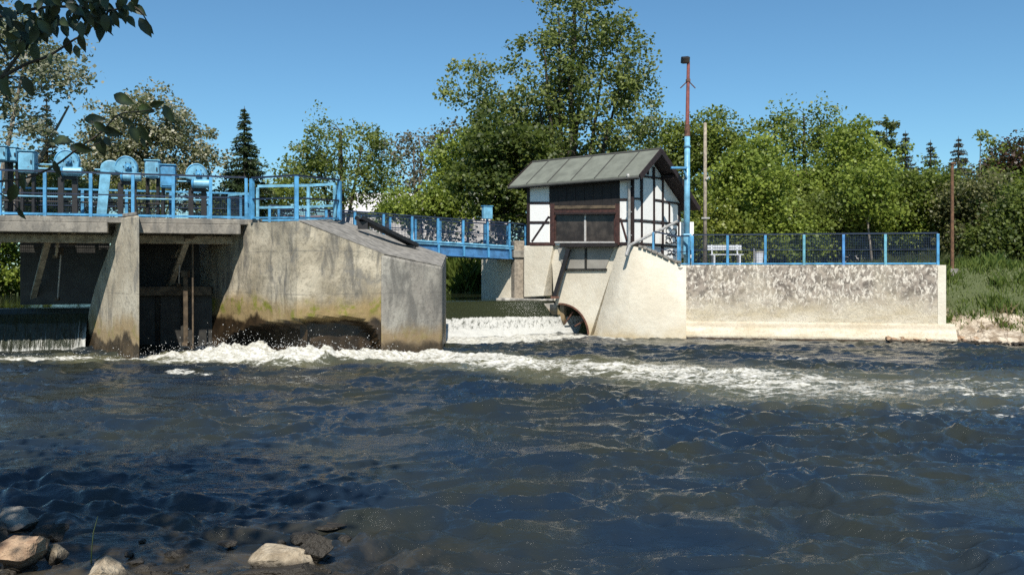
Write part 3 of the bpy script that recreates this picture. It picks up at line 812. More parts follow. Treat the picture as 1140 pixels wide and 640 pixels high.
railing('gate', [g0, g1], 0.78, 'low blue gate frame beside the pier platform railing', post_w=0.08, infill=True, top=('blue_pale', 0.07, 0.07), cat='gate', mids=())

# sluice gates in the two openings -----------------------------------
def sluice(label, a0, a1, ztop, zlow, bq, raised):
    g = thing('sluice_gate', E3((a0 + a1) / 2, bq, zlow), label, 'sluice gate')
    Wd = a1 - a0; mid = (a0 + a1) / 2
    nb = 5
    for i in range(nb):
        h = (ztop - zlow) / nb
        b = MB(); b.bar(E3(a0, bq + 0.1, zlow + h * (i + 0.5)), E3(a1, bq + 0.1, zlow + h * (i + 0.5)), 0.1 + 0.03 * (i % 2), h + 0.01); b.build('skin_plate', M['gate'], g)
    b = MB(); b.bar(E3(a0, bq - 0.10, ztop - 0.14), E3(a1, bq - 0.10, ztop - 0.14), 0.28, 0.27); b.build('head_beam', M['gate_beam'], g, bevel=0.015)
    if raised:
        for f in (0.30, 0.62):
            b = MB(); b.bar(E3(a0 + Wd * f, bq - 0.02, zlow), E3(a0 + Wd * f, bq - 0.02, ztop - 0.3), 0.1, 0.1, up=Vector((0, 1, 0))); b.build('stiffener', M['gate'], g)
        b = MB(); b.bar(E3(a0, bq - 0.03, zlow + 0.6), E3(a1, bq - 0.03, zlow + 0.6), 0.12, 0.12); b.build('cross_beam', M['gate'], g)
    return g
aG0, aG1 = aOf(150, 3.6), aOf(236, 3.6)
sluice('dark steel sluice gate closed under its brown head beam', aG0, aG1, zat(318.5, E(aG1, 3.6).y), -0.6, 3.6, True)
aH0, aH1 = aOf(-120, 4.6), aOf(99, 4.6)
sluice('lowered steel gate hidden behind the waterfall at the left edge', aH0, aH1, POOL - 0.06, -0.6, 4.75, False)
# dark bulkhead panels hanging under the rear of the deck
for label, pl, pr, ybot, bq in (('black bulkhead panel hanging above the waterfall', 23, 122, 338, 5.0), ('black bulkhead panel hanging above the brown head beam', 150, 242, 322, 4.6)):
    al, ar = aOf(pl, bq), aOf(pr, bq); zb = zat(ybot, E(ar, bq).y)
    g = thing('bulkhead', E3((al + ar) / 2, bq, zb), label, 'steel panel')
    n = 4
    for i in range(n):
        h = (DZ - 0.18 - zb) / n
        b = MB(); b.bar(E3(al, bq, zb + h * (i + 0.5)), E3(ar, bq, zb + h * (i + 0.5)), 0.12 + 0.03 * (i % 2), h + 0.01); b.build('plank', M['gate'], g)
# pale slanted arms and hanging pieces under the deck
def arm(name, label, a, c, wd, th, mat, cat='strut'):
    o = thing(name, a, label, cat)
    MB().bar(a, c, wd, th).build('beam', M[mat], o, bevel=0.012)
    MB().box(a, wd * 1.5, 0.16, 0.2).build('bracket', M['gate_beam'], o)
    MB().box(c + Vector((0, 0, 0.03)), wd * 1.3, 0.2, 0.1).build('foot', M['gate_beam'], o)
yb = 25.0
arm('gate_strut', 'pale slanted strut standing over the waterfall crest', P(57, 254, 24.3), P(36, 335, 26.6), 0.17, 0.1, 'timber_pale')
arm('gate_strut', 'pale slanted strut above the brown head beam of the closed gate', P(210.5, 262, 25.2), P(190, 318, 26.6), 0.17, 0.1, 'timber_pale')
arm('gate_rod', 'thin bent rod hanging right of the strut over the waterfall', P(67, 250, 24.6), P(62, 287, 25.3), 0.07, 0.07, 'timber_pale', 'rod')
arm('gate_rod', 'thin dark rod reaching down to the waterfall crest', P(68, 280, 25.4), P(64, 334, 26.2), 0.04, 0.04, 'frame_grey', 'rod')
arm('gate_rod', 'short pale bar hanging beside the pier over the waterfall', P(83, 248, 25.2), P(81, 272, 25.4), 0.11, 0.09, 'timber_pale', 'rod')
arm('gate_rod', 'short bent rod right of the strut in the closed bay', P(200 + 15, 256, 25.4), P(194, 287, 26), 0.07, 0.07, 'timber_pale', 'rod')
arm('gate_rod', 'thin grey rod behind the strut in the closed bay', P(201, 275, 25.8), P(199, 318, 26.2), 0.04, 0.04, 'frame_grey', 'rod')
arm('gate_rod', 'short hanging bar next to the shaded pier flank', P(213, 252, 25.4), P(211, 271, 25.5), 0.1, 0.09, 'timber_pale', 'rod')
arm('gate_post', 'rusty guide post running down the closed gate', P(206 + 0.5, 305, 25.6), P(207, 384, 25.9), 0.13, 0.1, 'gate_beam', 'post')
arm('gate_post', 'thin steel guide rail in front of the shaded pier flank', P(214.5, 262, 25.4), P(215, 388, 25.4), 0.05, 0.05, 'gate_beam', 'post')

# waterfall over the left gate
nu, nv = 260, 90
a0, a1 = aOf(-140, 4.4), aOf(98, 4.2)
u_ = np.linspace(0, 1, nu); v_ = np.linspace(0, 1, nv); vv, uu = np.meshgrid(v_, u_, indexing='ij')
aa = a0 + (a1 - a0) * uu
out = np.interp(vv, [0, 0.12, 0.2, 1], [-0.5, 0.0, 0.22, 0.75]) + 0.08 * fbm(uu * 60, vv * 2.5, 4) * vv
zz = np.interp(vv, [0, 0.12, 0.2, 0.45, 1], [POOL, POOL - 0.0, POOL - 0.16, 0.78, -0.15])
bb = 4.4 - out
X = BO.x + BE.x * aa + BG.x * bb; Y = BO.y + BE.y * aa + BG.y * bb
foam = 0.18 + 0.36 * np.clip((vv - 0.25) / 0.75, 0, 1) ** 1.2 + 0.22 * np.clip((uu - 0.93) / 0.06, 0, 1) * np.clip(vv * 2, 0, 1) + 0.25 * np.clip((vv - 0.85) / 0.15, 0, 1)
flow = np.stack([uu * 13, uu * 0, vv * 3], -1).reshape(-1, 3)
idx = np.arange(uu.size).reshape(uu.shape)
o = np_mesh('waterfall', np.stack([X, Y, zz], -1).reshape(-1, 3), gridquads(idx), M['fall'], smooth=True, attrs={'foam': foam.ravel(), 'flow': flow})
tag(o, 'dark waterfall streaked with white over the left gate', kind='stuff')

# ================================================================== HOISTS AND CABINETS ON THE DECK
def hoist(px, pyc, label, side_bulge=False, wide_leg=False, rad=0.31):
    bq = DB + 1.25
    a = aOf(px, bq); c = E3(a, bq, zat(pyc, E(a, bq).y))
    h = thing('gate_hoist', E3(a, bq, DZ), label, 'hoist', 'blue gate hoists on the service deck')
    ax = Vector((BG.x, BG.y, 0)); ex = Vector((BE.x, BE.y, 0)); up = Vector((0, 0, 1))
    # rounded gear guard: half disc with a flat foot
    prof = [(-rad, -0.12)] + [(-rad * math.cos(t), rad * math.sin(t) * 1.08) for t in np.linspace(0, math.pi, 22)] + [(rad * 0.95, -0.2), (0.1, -0.26)]
    def gsec(prof, thick, name, mat, off=0.0):
        b = MB(); pts = [c + ex * x + up * z - ax * (thick / 2) + ax * off for x, z in prof]
        b.slab(pts, ax * thick); return b.build(name, M[mat], h, bevel=0.035)
    gsec(prof, 0.34, 'gear_guard', 'blue_pale')
    b = MB(); b.tube([c - ax * 0.17 + ex * 0.06 + up * 0.02, c - ax * 0.27 + ex * 0.06 + up * 0.02], 0.085, 14); b.build('hub', M['blue'], h)
    b = MB(); b.tube([c - ax * 0.2 + ex * 0.06 + up * 0.02, c - ax * 0.31 + ex * 0.06 + up * 0.02], 0.035, 10); b.build('shaft_end', M['blue_pale'], h)
    b = MB(); b.tube([c - ax * 0.172 + ex * (rad * 0.9 * math.cos(t)) + up * (rad * 0.98 * math.sin(t)) for t in np.linspace(0.15, math.pi - 0.15, 16)], 0.014, 6); b.build('guard_rim', M['blue'], h)
    for t in np.linspace(0, 2 * math.pi, 7)[:-1]:
        q_ = c + ex * (0.06 + 0.13 * math.cos(t)) + up * (0.02 + 0.13 * math.sin(t)); b = MB(); b.tube([q_ - ax * 0.17, q_ - ax * 0.195], 0.016, 6); b.build('bolt', M['black_steel'], h)
    # motor drum below
    b = MB(); b.tube([c + ex * -0.08 + up * -0.28 - ax * 0.2, c + ex * 0.42 + up * -0.28 - ax * 0.2], [0.13, 0.13], 16); b.build('motor', M['blue_pale'], h, bevel=0.02)
    b = MB(); b.tube([c + ex * -0.14 + up * -0.28 - ax * 0.2, c + ex * -0.08 + up * -0.28 - ax * 0.2], [0.1, 0.15], 16); b.build('motor_cap', M['blue'], h)
    b = MB(); b.box(c + up * -0.42 + ex * 0.05, 0.42, 0.3, 0.14, math.atan2(BE.y, BE.x)); b.build('bed_plate', M['black_steel'], h)
    for dx in (-0.16, 0.2):
        b = MB(); b.bar(c + ex * dx + up * -0.45, E3(a + dx, bq, DZ), 0.14, 0.16, up=ax); b.build('leg', M['black_steel'], h)
    for dz, L in ((-0.08, 0.85), (-0.2, 0.8)):
        b = MB(); b.tube([c - ex * L + up * dz, c - ex * 0.1 + up * dz], 0.028, 8); b.build('drive_shaft', M['blue_pale'], h)
    if side_bulge:
        cc = c - ex * 0.42 - up * 0.04
        prof2 = [(-0.27, -0.12)] + [(-0.27 * math.cos(t), 0.24 * math.sin(t)) for t in np.linspace(0, math.pi, 16)] + [(0.27, -0.14)]
        b = MB(); b.slab([cc + ex * x + up * z - ax * 0.13 for x, z in prof2], ax * 0.26); b.build('side_guard', M['blue_pale'], h, bevel=0.03)
        b = MB(); pts = [c - ex * 0.68 - up * 0.2, c - ex * 0.40 - up * 0.2, E3(a - 0.52, bq, DZ + 0.02), E3(a - 0.78, bq, DZ + 0.02)]
        b.slab([p - ax * 0.22 for p in pts], ax * 0.06); b.build('support_plate', M['blue_pale'], h)
    return h
hoist(75, 181, 'leftmost pale blue hoist with a rounded gear guard', rad=0.33)
hoist(141, 187, 'middle pale blue hoist with a second lower guard and a wide support plate', True, rad=0.31)
hoist(219, 195, 'rightmost pale blue hoist standing alone near the pier platform', rad=0.31)
def cabinet(x0, x1, y0, y1, label, mat, bq=DB + 1.3, dep=0.5):
    a0, a1 = aOf(x0, bq), aOf(x1, bq); Yc = E((a0 + a1) / 2, bq).y; z0, z1 = zat(y1, Yc), zat(y0, Yc)
    c = thing('control_cabinet', E3((a0 + a1) / 2, bq, DZ), label, 'cabinet', 'blue control boxes on the service deck')
    am = (a0 + a1) / 2; ang = math.atan2(BE.y, BE.x)
    MB().box(E3(am, bq + dep / 2, (z0 + z1) / 2), a1 - a0, dep, z1 - z0, ang).build('body', M[mat], c, bevel=0.02)
    MB().box(E3(am, bq - 0.012, (z0 + z1) / 2), (a1 - a0) * 0.84, 0.024, (z1 - z0) * 0.84, ang).build('door', M[mat], c, bevel=0.008)
    MB().box(E3(am + (a1 - a0) * 0.32, bq - 0.04, (z0 + z1) / 2), 0.03, 0.03, 0.1, ang).build('handle', M['black_steel'], c)
    MB().box(E3(am, bq + dep / 2 - 0.02, z1 + 0.015), (a1 - a0) + 0.04, dep + 0.06, 0.028, ang).build('lid', M[mat], c)
    for s_ in (-1, 1):
        MB().bar(E3(am + s_ * (a1 - a0) * 0.35, bq + dep / 2, z0), E3(am + s_ * (a1 - a0) * 0.35, bq + dep / 2, DZ), 0.08, 0.08, up=Vector((0, 1, 0))).build('leg', M['black_steel'], c)
cabinet(-8, 7.5, 163, 179, 'pale blue box half cut by the left edge of the picture', 'blue_pale')
cabinet(8.5, 18.5, 164.5, 180, 'pale blue box next to the leaves, second from the left edge', 'blue_pale', DB + 1.5)
cabinet(20, 38, 168.5, 192, 'pale blue box with a door, left of the leftmost hoist', 'blue_pale', DB + 1.0)
cabinet(161, 177.5, 179, 198, 'paler taller blue box right of the middle hoist', 'blue_pale', DB + 1.35)
cabinet(178.5, 195, 184, 209, 'brighter blue box in front, left of the rightmost hoist', 'blue', DB + 1.0)
cabinet_rod = thing('drive_rod', E3(aOf(40, DB + 1.2), DB + 1.2, DZ), 'long horizontal drive rod passing behind the deck railing', 'rod')
for z_, off in ((0.62, 1.2), (0.5, 1.5)):
    MB().tube([E3(aOf(-60, DB + off), DB + off, DZ + z_), E3(aOf(232, DB + off), DB + off, DZ + z_)], 0.025, 8).build('tube', M['blue_pale' if z_ > 0.6 else 'black_steel'], cabinet_rod)

# ================================================================== FOOTBRIDGE
fA, fB = Vector((-3.5, 31.7)), Vector((0.1, 33.5))
fd = (fB - fA).normalized(); fn = Vector((-fd.y, fd.x))
def fs(px, q=0.0): return line_at(px, fA + fn * q, fd)
def fz(s): return 3.47 - 0.042 * s
def F3(s, q, dz=0): p = fA + fd * s + fn * q; return Vector((p.x, p.y, fz(s) + dz))
ft = thing('footbridge', F3(2, 0.6), 'blue steel footbridge sloping down to the half timbered house', 'footbridge')
s0, s1 = fs(300), fs(584.5)
MB().bar(F3(s0, 0.6, -0.05), F3(s1, 0.6, -0.05), 1.15, 0.08).build('deck', M['girder'], ft)
for q in (0.03, 1.17):
    MB().bar(F3(s0, q, -0.30), F3(s1 - 0.25, q, -0.30), 0.05, 0.36).build('girder', M['girder'], ft)
    MB().bar(F3(s0, q - 0.02, -0.095), F3(s1 - 0.1, q - 0.02, -0.095), 0.16, 0.04).build('flange', M['blue_pale'], ft)
    MB().bar(F3(s0, q - 0.02, -0.49), F3(s1 - 0.25, q - 0.02, -0.49), 0.14, 0.03).build('flange', M['girder'], ft)
fpx = [300, 331, 363, 395, 427, 458.7, 487.5, 515.6, 542.8, 567]
for px in fpx[4:]:
    s = fs(px); MB().box(F3(s, -0.05, -0.29), 0.07, 0.14, 0.4, math.atan2(fd.y, fd.x)).build('web_stiffener', M['blue'], ft)
fr1 = [F3(fs(px), 0.0, -0.05) for px in fpx] + [F3(fs(585), 0.0, -0.05)]
railing('railing', fr1, 0.93, 'blue wire mesh railing on the river side of the footbridge', post_w=0.085, bottom=('blue_pale', 0.05, 0.06))
fr2 = [F3(fs(px), 1.2, -0.05) for px in (318, 350, 382, 414, 446, 475, 503, 529, 554, 580)]
railing('railing', fr2, 0.93, 'blue wire mesh railing on the far side of the footbridge', post_w=0.085)
lb = F3(fs(543), 0.05, 0.9)
bx = thing('junction_box', lb, 'small pale blue box mounted above the footbridge railing', 'box')
MB().box(lb + Vector((0, 0, 0.34)), 0.38, 0.2, 0.48, 0.46).build('body', M['blue_pale'], bx, bevel=0.02)
MB().box(lb + Vector((0, 0, 0.60)), 0.42, 0.24, 0.03, 0.46).build('lid', M['blue'], bx)
MB().box(lb + Vector((0, 0, 0.03)), 0.08, 0.08, 0.3, 0.46).build('stem', M['blue'], bx)
# its far abutment: a flared wall, a pillar and a ledge at crest level
ab = thing('bridge_abutment', v3(fB, POOL), 'concrete abutment carrying the house end of the footbridge', 'abutment')
a0 = P(536, 330, 35.2); a1 = P(571, 330, 34.3); a2 = P(583, 330, 34.0)
MB().prism([(a1.x, a1.y - 0.5), (a1.x + 0.2, a1.y + 1.5), (a0.x + 0.2, a0.y + 2.0), (a0.x, a0.y)], 0.2, fz(3.2) - 0.52).build('flank_wall', M['concrete_cream'], ab)
c = P(576.5, 310, 33.6)
MB().box((c.x, c.y, (POOL + 3.02) / 2), 0.42, 0.4, 3.02 - POOL + 1.0, 0.35).build('pillar', M['wood_pole'], ab, bevel=0.03)
c = P(578, 283, 33.5)
MB().box((c.x, c.y + 0.1, 3.0), 0.62, 0.5, 0.28, 0.35).build('bearing_block', M['concrete_beam'], ab, bevel=0.02)
l0, l1 = P(552, 331, 33.3), P(628, 331, 32.2)
MB().prism([(l0.x, l0.y), (l1.x, l1.y), (l1.x + 0.9, l1.y + 1.2), (l0.x + 0.6, l0.y + 2.4)], 0.3, POOL + 0.06).build('ledge', M['concrete_shaft'], ab, bevel=0.03)
# ================================================================== HOUSE AND ITS RIVER ABUTMENT
SILL = (hz(690, 272) + hz(590, 272)) / 2
house = thing('gate_house', H3(HW / 2, 1.8, SILL), 'small half timbered hut with a grey felt roof above the turbine outlet', 'house')
HD = qOf(757.5, HW)
EO, GO = 0.30, 0.55                                   # eaves and verge overhang
zE, qE = zat(195, (Q1 + HU * (HW + GO) - HV * EO).y), -EO
qR = qOf(736, HW + GO); zR = zat(166, (Q1 + HU * (HW + GO) + HV * qR).y)
qB = qOf(778.5, HW + GO); zB_ = zat(231, (Q1 + HU * (HW + GO) + HV * qB).y)
def roof_z(q): return zE + (zR - zE) * (q - qE) / (qR - qE) if q < qR else zR + (zB_ - zR) * (q - qR) / (qB - qR)
GZ0 = 2.45
zw = lambda q: roof_z(q) - 0.16
qend = min(HD, qB - 0.3)
prof = [(0.02, SILL - 0.03), (0.7, SILL - 0.03), (0.7, GZ0), (qend, GZ0), (qend, zw(qend)), (qR, zw(qR)), (0.02, zw(0.02))]
b = MB(); vs = [H3(p, q, z) for p in (0.02, HW - 0.02) for q, z in prof]; n_ = len(prof)
b.add(vs, [tuple(range(n_)), tuple(reversed(range(n_, 2 * n_)))] + [(i, (i + 1) % n_, n_ + (i + 1) % n_, n_ + i) for i in range(n_)])
core = b.build('wall', M['white'], house)
# -- front: helpers in photo columns and rows
def fpt(px, py, q): p = pOf(px, q); a = H3(p, q, 0); a.z = zat(py, a.y); return a
def fpoly(name, pxs, q, th, mat):
    """flat piece on the front wall, its face at depth q (negative is out)"""
    b = MB(); b.slab([fpt(x, y, q) for x, y in pxs], v3(HV, 0) * th); return b.build(name, M[mat], house, bevel=0.008)
def fbar(name, a, c, wpx, mat, q=-0.035, th=0.08):
    (x0, y0), (x1, y1) = a, c; dx, dy = x1 - x0, y1 - y0; L = math.hypot(dx, dy); ox, oy = -dy / L * wpx / 2, dx / L * wpx / 2
    return fpoly(name, [(x0 + ox, y0 + oy), (x1 + ox, y1 + oy), (x1 - ox, y1 - oy), (x0 - ox, y0 - oy)], q, th, mat)
for c in ([(589, 203.5), (611, 202), (611, 225), (589, 225)], [(589, 227.5), (611, 227.5), (611, 246.5), (589, 246.5)], [(589, 249.5), (611, 249.5), (611, 270), (589, 270)],
          [(690, 197), (702, 196), (702, 221), (690, 221)], [(690, 224), (702, 224), (702, 244.5), (690, 244.5)], [(690, 247), (702, 247), (702, 270), (690, 270)]):
    fpoly('plaster_panel', c, -0.012, 0.05, 'white')
fbar('timber', (588, 202), (588, 273), 3.2, 'timber'); fbar('timber', (703, 195), (703, 272), 4.2, 'timber', -0.04)
fbar('timber', (590, 226), (611, 226), 2.6, 'timber', -0.03); fbar('timber', (590, 248), (611, 248), 2.4, 'timber', -0.03)
fbar('timber', (589.8, 271.8), (617, 271.8), 3.4, 'timber_red', -0.05); fbar('timber', (592, 269), (611, 241), 2.2, 'timber', -0.026)
fbar('timber', (689.5, 222.5), (701, 222.5), 2.4, 'timber', -0.03); fbar('timber', (689.5, 245.8), (701, 245.8), 2.4, 'timber', -0.03)
fbar('timber', (690.5, 243), (698, 269), 2.2, 'timber_red', -0.026); fbar('timber', (690, 271.4), (701, 271.4), 3.4, 'timber', -0.05)
fbar('post', (614.5, 227), (614.5, 273), 4.6, 'timber_red', -0.06); fbar('post', (686.8, 227), (686.8, 273), 4.6, 'timber_red', -0.06)
# black boards above the window
xb = np.linspace(611.5, 689.8, 9)
for x0, x1 in zip(xb[:-1], xb[1:]): fpoly('board', [(x0 + 0.15, 201), (x1 - 0.15, 200), (x1 - 0.15, 229), (x0 + 0.15, 229)], -0.02 - 0.006 * (int(x0) % 2), 0.05, 'board_dark')
fbar('lintel', (617, 231), (684.5, 230.5), 3.6, 'gate_beam', -0.10, 0.14); fbar('lintel', (617, 235), (684.5, 234.5), 4.2, 'timber_red', -0.075, 0.12)
for x0, x1 in ((618, 650.2), (652.2, 684)): fpoly('window_pane', [(x0, 238), (x1, 238), (x1, 269), (x0, 269)], 0.0, 0.018, 'glass')
fbar('window_bar', (651.2, 243), (651.2, 268.6), 2.0, 'frame_grey', -0.03, 0.04)
fbar('window_frame', (617.2, 269.8), (684, 269.8), 1.8, 'frame_grey', -0.05, 0.06)
fbar('window_frame', (618, 238), (618, 268.8), 1.2, 'timber_red', -0.03, 0.04); fbar('window_frame', (683.8, 238), (683.8, 268.8), 1.2, 'timber_red', -0.03, 0.04)
fbar('window_hood', (617.5, 238), (684, 237.5), 2.0, 'timber', -0.16, 0.2)
fbar('sill', (623, 273.2), (685, 272.6), 4.2, 'board_dark', -0.22, 0.26)
# -- gable
def gpt(px, py, o): q = qOf(px, HW + o); a = H3(HW + o, q, 0); a.z = zat(py, a.y); return a
def gpoly(name, pxs, o, th, mat):
    b = MB(); b.slab([gpt(x, y, o) for x, y in pxs], v3(HU, 0) * -th); return b.build(name, M[mat], house, bevel=0.006)
def gbar(name, a, c, wpx, mat='timber', o=0.035, th=0.07):
    (x0, y0), (x1, y1) = a, c; dx, dy = x1 - x0, y1 - y0; L = math.hypot(dx, dy); ox, oy = -dy / L * wpx / 2, dx / L * wpx / 2
    return gpoly(name, [(x0 + ox, y0 + oy), (x1 + ox, y1 + oy), (x1 - ox, y1 - oy), (x0 - ox, y0 - oy)], o, th, mat)
gbar('timber', (715, 188), (715, 272), 1.9); gbar('timber', (728.6, 186), (728.6, 274), 1.9); gbar('timber', (738.3, 190), (738.3, 292), 2.0)
gbar('timber', (745.6, 226), (745.6, 248), 1.6); gbar('timber', (756.6, 226), (756.6, 291), 2.4)
gbar('timber', (705, 221), (714, 221.2), 1.9, o=0.03); gbar('timber', (729.6, 222.8), (755.4, 226.6), 1.9, o=0.03)
gbar('timber', (705, 245.6), (714, 246), 1.9, o=0.03); gbar('timber', (716, 246.2), (727.6, 247.4), 1.9, o=0.03); gbar('timber', (729.6, 247.6), (755.4, 249.6), 1.9, o=0.03)
gbar('timber', (705, 271.6), (737.3, 273.4), 2.2, o=0.03); gbar('timber', (739.4, 273.6), (755.4, 275), 2.2, o=0.03)
gbar('timber', (712, 195.6), (741, 199.4), 2.0, o=0.03); gbar('timber', (722, 184), (722, 194.5), 1.6, o=0.026)
for c in ([(705, 224), (713.6, 224), (713.6, 244), (705, 244)], [(716.2, 199), (727.4, 200), (727.4, 245.5), (716.2, 244.5)], [(729.8, 200.5), (737.1, 201.5), (737.1, 222.6), (729.8, 221.6)],
          [(729.8, 225), (737.1, 226), (737.1, 246), (729.8, 245.5)], [(739.6, 227), (744.6, 227.6), (744.6, 247.5), (739.6, 247)], [(746.6, 228), (755.2, 229), (755.2, 248.2), (746.6, 247.8)],
          [(705, 248), (713.6, 248), (713.6, 269.8), (705, 269.8)], [(716.2, 248.5), (727.4, 249.5), (727.4, 271), (716.2, 270.4)], [(729.8, 250), (737.1, 250.4), (737.1, 271.6), (729.8, 271.2)],
          [(739.6, 250.6), (755.2, 252), (755.2, 273), (739.6, 272)], [(739.6, 276.4), (755.2, 277.6), (755.2, 291), (739.6, 289)]):
    gpoly('plaster_panel', c, 0.010, 0.04, 'white')
# -- graffiti on the lower gable: black scrolls
def scroll(pts):
    b = MB(); pp = [gpt(x, y, 0.016) for x, y in pts]
    b.tube(pp, 0.018, 5); return b.build('graffiti', M['black_paint'], house)
def arc(cx, cy, rx, ry, t0, t1, n=12): return [(cx + rx * math.cos(t), cy + ry * math.sin(t)) for t in np.linspace(t0, t1, n)]
for z_ in (arc(744, 257, 2.6, 3.2, 0.3, 5.8), arc(750, 258.5, 2.6, 3.6, -2.6, 2.8), [(741, 264), (744, 261.5), (748, 263.5), (752, 261), (755, 264)], arc(743.5, 267.5, 2.2, 2.8, 1.5, 6.9),
           arc(749.5, 267, 3.0, 3.6, 2.6, 8.0), [(744, 262), (746.5, 267), (748, 271.5)], [(740.6, 270), (745, 271.4), (751, 270), (754.6, 272)], [(752.5, 254), (753.5, 259), (752, 265), (754, 270)],
           arc(745.6, 281, 2.0, 2.6, 0.0, 6.28), arc(749.8, 281.6, 1.9, 2.6, -2.4, 3.0), [(742, 284), (747.7, 281.5), (752.4, 285)]):
    scroll(z_)
# -- roof: felt sheets on both slopes
def R3(p, q, dz=0.0): a = H3(p, q, roof_z(q)); a.z += dz; return a
pL = line_at(567, Q1 - HV * EO, HU); pRr = HW + GO
seam_px = [586, 609.5, 635.5, 661.5, 688.5]
sp = [pL] + [line_at(px, Q1 - HV * EO, HU) for px in seam_px] + [pRr]
for i in range(6):
    for qa, qb in ((qE, qR), (qR, qB)):
        p0, p1 = sp[i] + 0.008, sp[i + 1] - 0.008
        b = MB(); dz0, dz1 = 0.0, 0.006 * (i % 2)
        vs = [R3(p0, qa, -0.05), R3(p1, qa, -0.05), R3(p1, qb, -0.05), R3(p0, qb, -0.05), R3(p0, qa, dz1), R3(p1, qa, dz1), R3(p1, qb, dz1), R3(p0, qb, dz1)]
        b.add(vs, [(3, 2, 1, 0), (4, 5, 6, 7), (0, 1, 5, 4), (1, 2, 6, 5), (2, 3, 7, 6), (3, 0, 4, 7)]); b.build('roof_sheet', M['roof'], house)
for i in range(1, 6):
    for qa, qb in ((qE + 0.01, qR - 0.02), (qR + 0.02, qB - 0.01)):
        b = MB(); b.bar(R3(sp[i], qa, 0.012), R3(sp[i], qb, 0.012), 0.035, 0.03); b.build('roof_seam', M['roof_seam'], house)
for qa, qb in ((qE + 0.02, qR), (qR, qB - 0.02)):
    b = MB(); vs = [R3(p, q, z) for z in (-0.12, -0.052) for p, q in ((pL + 0.03, qa), (pRr - 0.03, qa), (pRr - 0.03, qb), (pL + 0.03, qb))]
    b.add(vs, [(3, 2, 1, 0), (4, 5, 6, 7), (0, 1, 5, 4), (1, 2, 6, 5), (2, 3, 7, 6), (3, 0, 4, 7)]); b.build('roof_boarding', M['timber'], house)
b = MB(); b.tube([R3(pL, qR, 0.0), R3(pRr, qR, 0.0)], 0.05, 8); b.build('ridge_cap', M['roof_seam'], house)
for p in (pL - 0.02, pRr + 0.02):
    for qa, qb in ((qE, qR), (qR, qB)):
        b = MB(); b.bar(R3(p, qa, -0.07), R3(p, qb, -0.07), 0.035, 0.2); b.build('barge_board', M['timber'], house)
b = MB(); b.bar(R3(pL, qE - 0.03, -0.075), R3(pRr, qE - 0.03, -0.075), 0.035, 0.1); b.build('fascia', M['board_dark'], house)
b = MB(); b.tube([R3(pL, qE - 0.07, -0.04), R3(pRr, qE - 0.07, -0.04)], 0.045, 8); b.build('gutter', M['roof_seam'], house)
for q in (0.35, qR, 2.2):
    if q < qend: b = MB(); b.bar(H3(HW - 0.1, q, roof_z(q) - 0.22), H3(HW + GO - 0.05, q, roof_z(q) - 0.22), 0.12, 0.14); b.build('purlin_end', M['timber'], house)
# downpipe on the front corner
a = fpt(700.5, 197, -0.14); c = fpt(700.5, 268, -0.14)
b = MB(); b.tube([fpt(699, 194.5, -EO - 0.05), fpt(700.2, 201, -0.16), c, fpt(698.5, 279, -0.22)], 0.055, 10); b.build('downpipe', M['zinc'], house, smooth=True)
for y in (208, 236, 262): b = MB(); b.box(fpt(700.5, y, -0.11), 0.15, 0.12, 0.04, math.atan2(HU.y, HU.x)); b.build('pipe_bracket', M['zinc'], house)

# ---- abutment: planar wall under the house with the outlet arch
abt = thing('outlet_abutment', H3(pOf(650), 0, 0), 'cream concrete abutment with a round rust rimmed water outlet under the hut', 'abutment')
def nbuild(name, pxs, q, th, mat, bev=0.0):
    b = MB(); b.slab([fpt(x, y, q) for x, y in pxs], v3(HV, 0) * th); return b.build(name, M[mat], abt, bevel=bev)
nbuild('pillar', [(583, 273.6), (615.5, 273.6), (604.5, 330), (583, 331)], -0.04, 1.2, 'concrete_cream', 0.03)
# arch centre in photo columns: rim springs at (621, 343) and ends in the water at (656, 372)
acx, acy, arx, ary = 623, 374, 31, 35
archp = [(acx + arx * math.cos(t), acy - ary * math.sin(t)) for t in np.linspace(0.06, 1.62, 18)]
wallpoly = [(612, 273.5), (690, 273.5), (656, 376)] + [p for p in archp if p[1] < 374.5] + [(617, 341), (615, 300)]
QN = 0.10
nbuild('wall', wallpoly, QN, 0.35, 'concrete_cream')
b = MB()
for i in range(len(archp) - 1):
    (x0, y0), (x1, y1) = archp[i], archp[i + 1]
    k2 = 1.05
    o0 = (acx + (x0 - acx) * k2, acy + (y0 - acy) * k2); o1 = (acx + (x1 - acx) * k2, acy + (y1 - acy) * k2)
    b.slab([fpt(x0, y0, QN - 0.03), fpt(x1, y1, QN - 0.03), fpt(*o1, QN - 0.03), fpt(*o0, QN - 0.03)], v3(HV, 0) * 0.08)
b.build('rim', M['rusty'], abt)
b = MB()                                                     # the round conduit behind the wall
for i in range(len(archp) - 1):
    (x0, y0), (x1, y1) = archp[i], archp[i + 1]
    p0, p1 = fpt(x0, y0, QN + 0.05), fpt(x1, y1, QN + 0.05); dd = v3(HV, 0) * 3
    b.add([p0, p1, p1 + dd, p0 + dd], [(0, 1, 2, 3)])
pp = [fpt(x, y, QN + 0.05) + v3(HV, 0) * 3 for x, y in archp] + [fpt(acx - 6, acy, QN + 0.05) + v3(HV, 0) * 3]
b.add(pp, [tuple(range(len(pp)))])
b.build('conduit', M['gate'], abt)
for p0, p1 in (((638, 347), (629, 360)), ((650, 357), (640, 363))):
    b = MB(); b.bar(fpt(*p0, QN + 0.15), fpt(*p1, QN + 0.15), 0.03, 0.05); b.build('grate_bar', M['rusty'], abt)
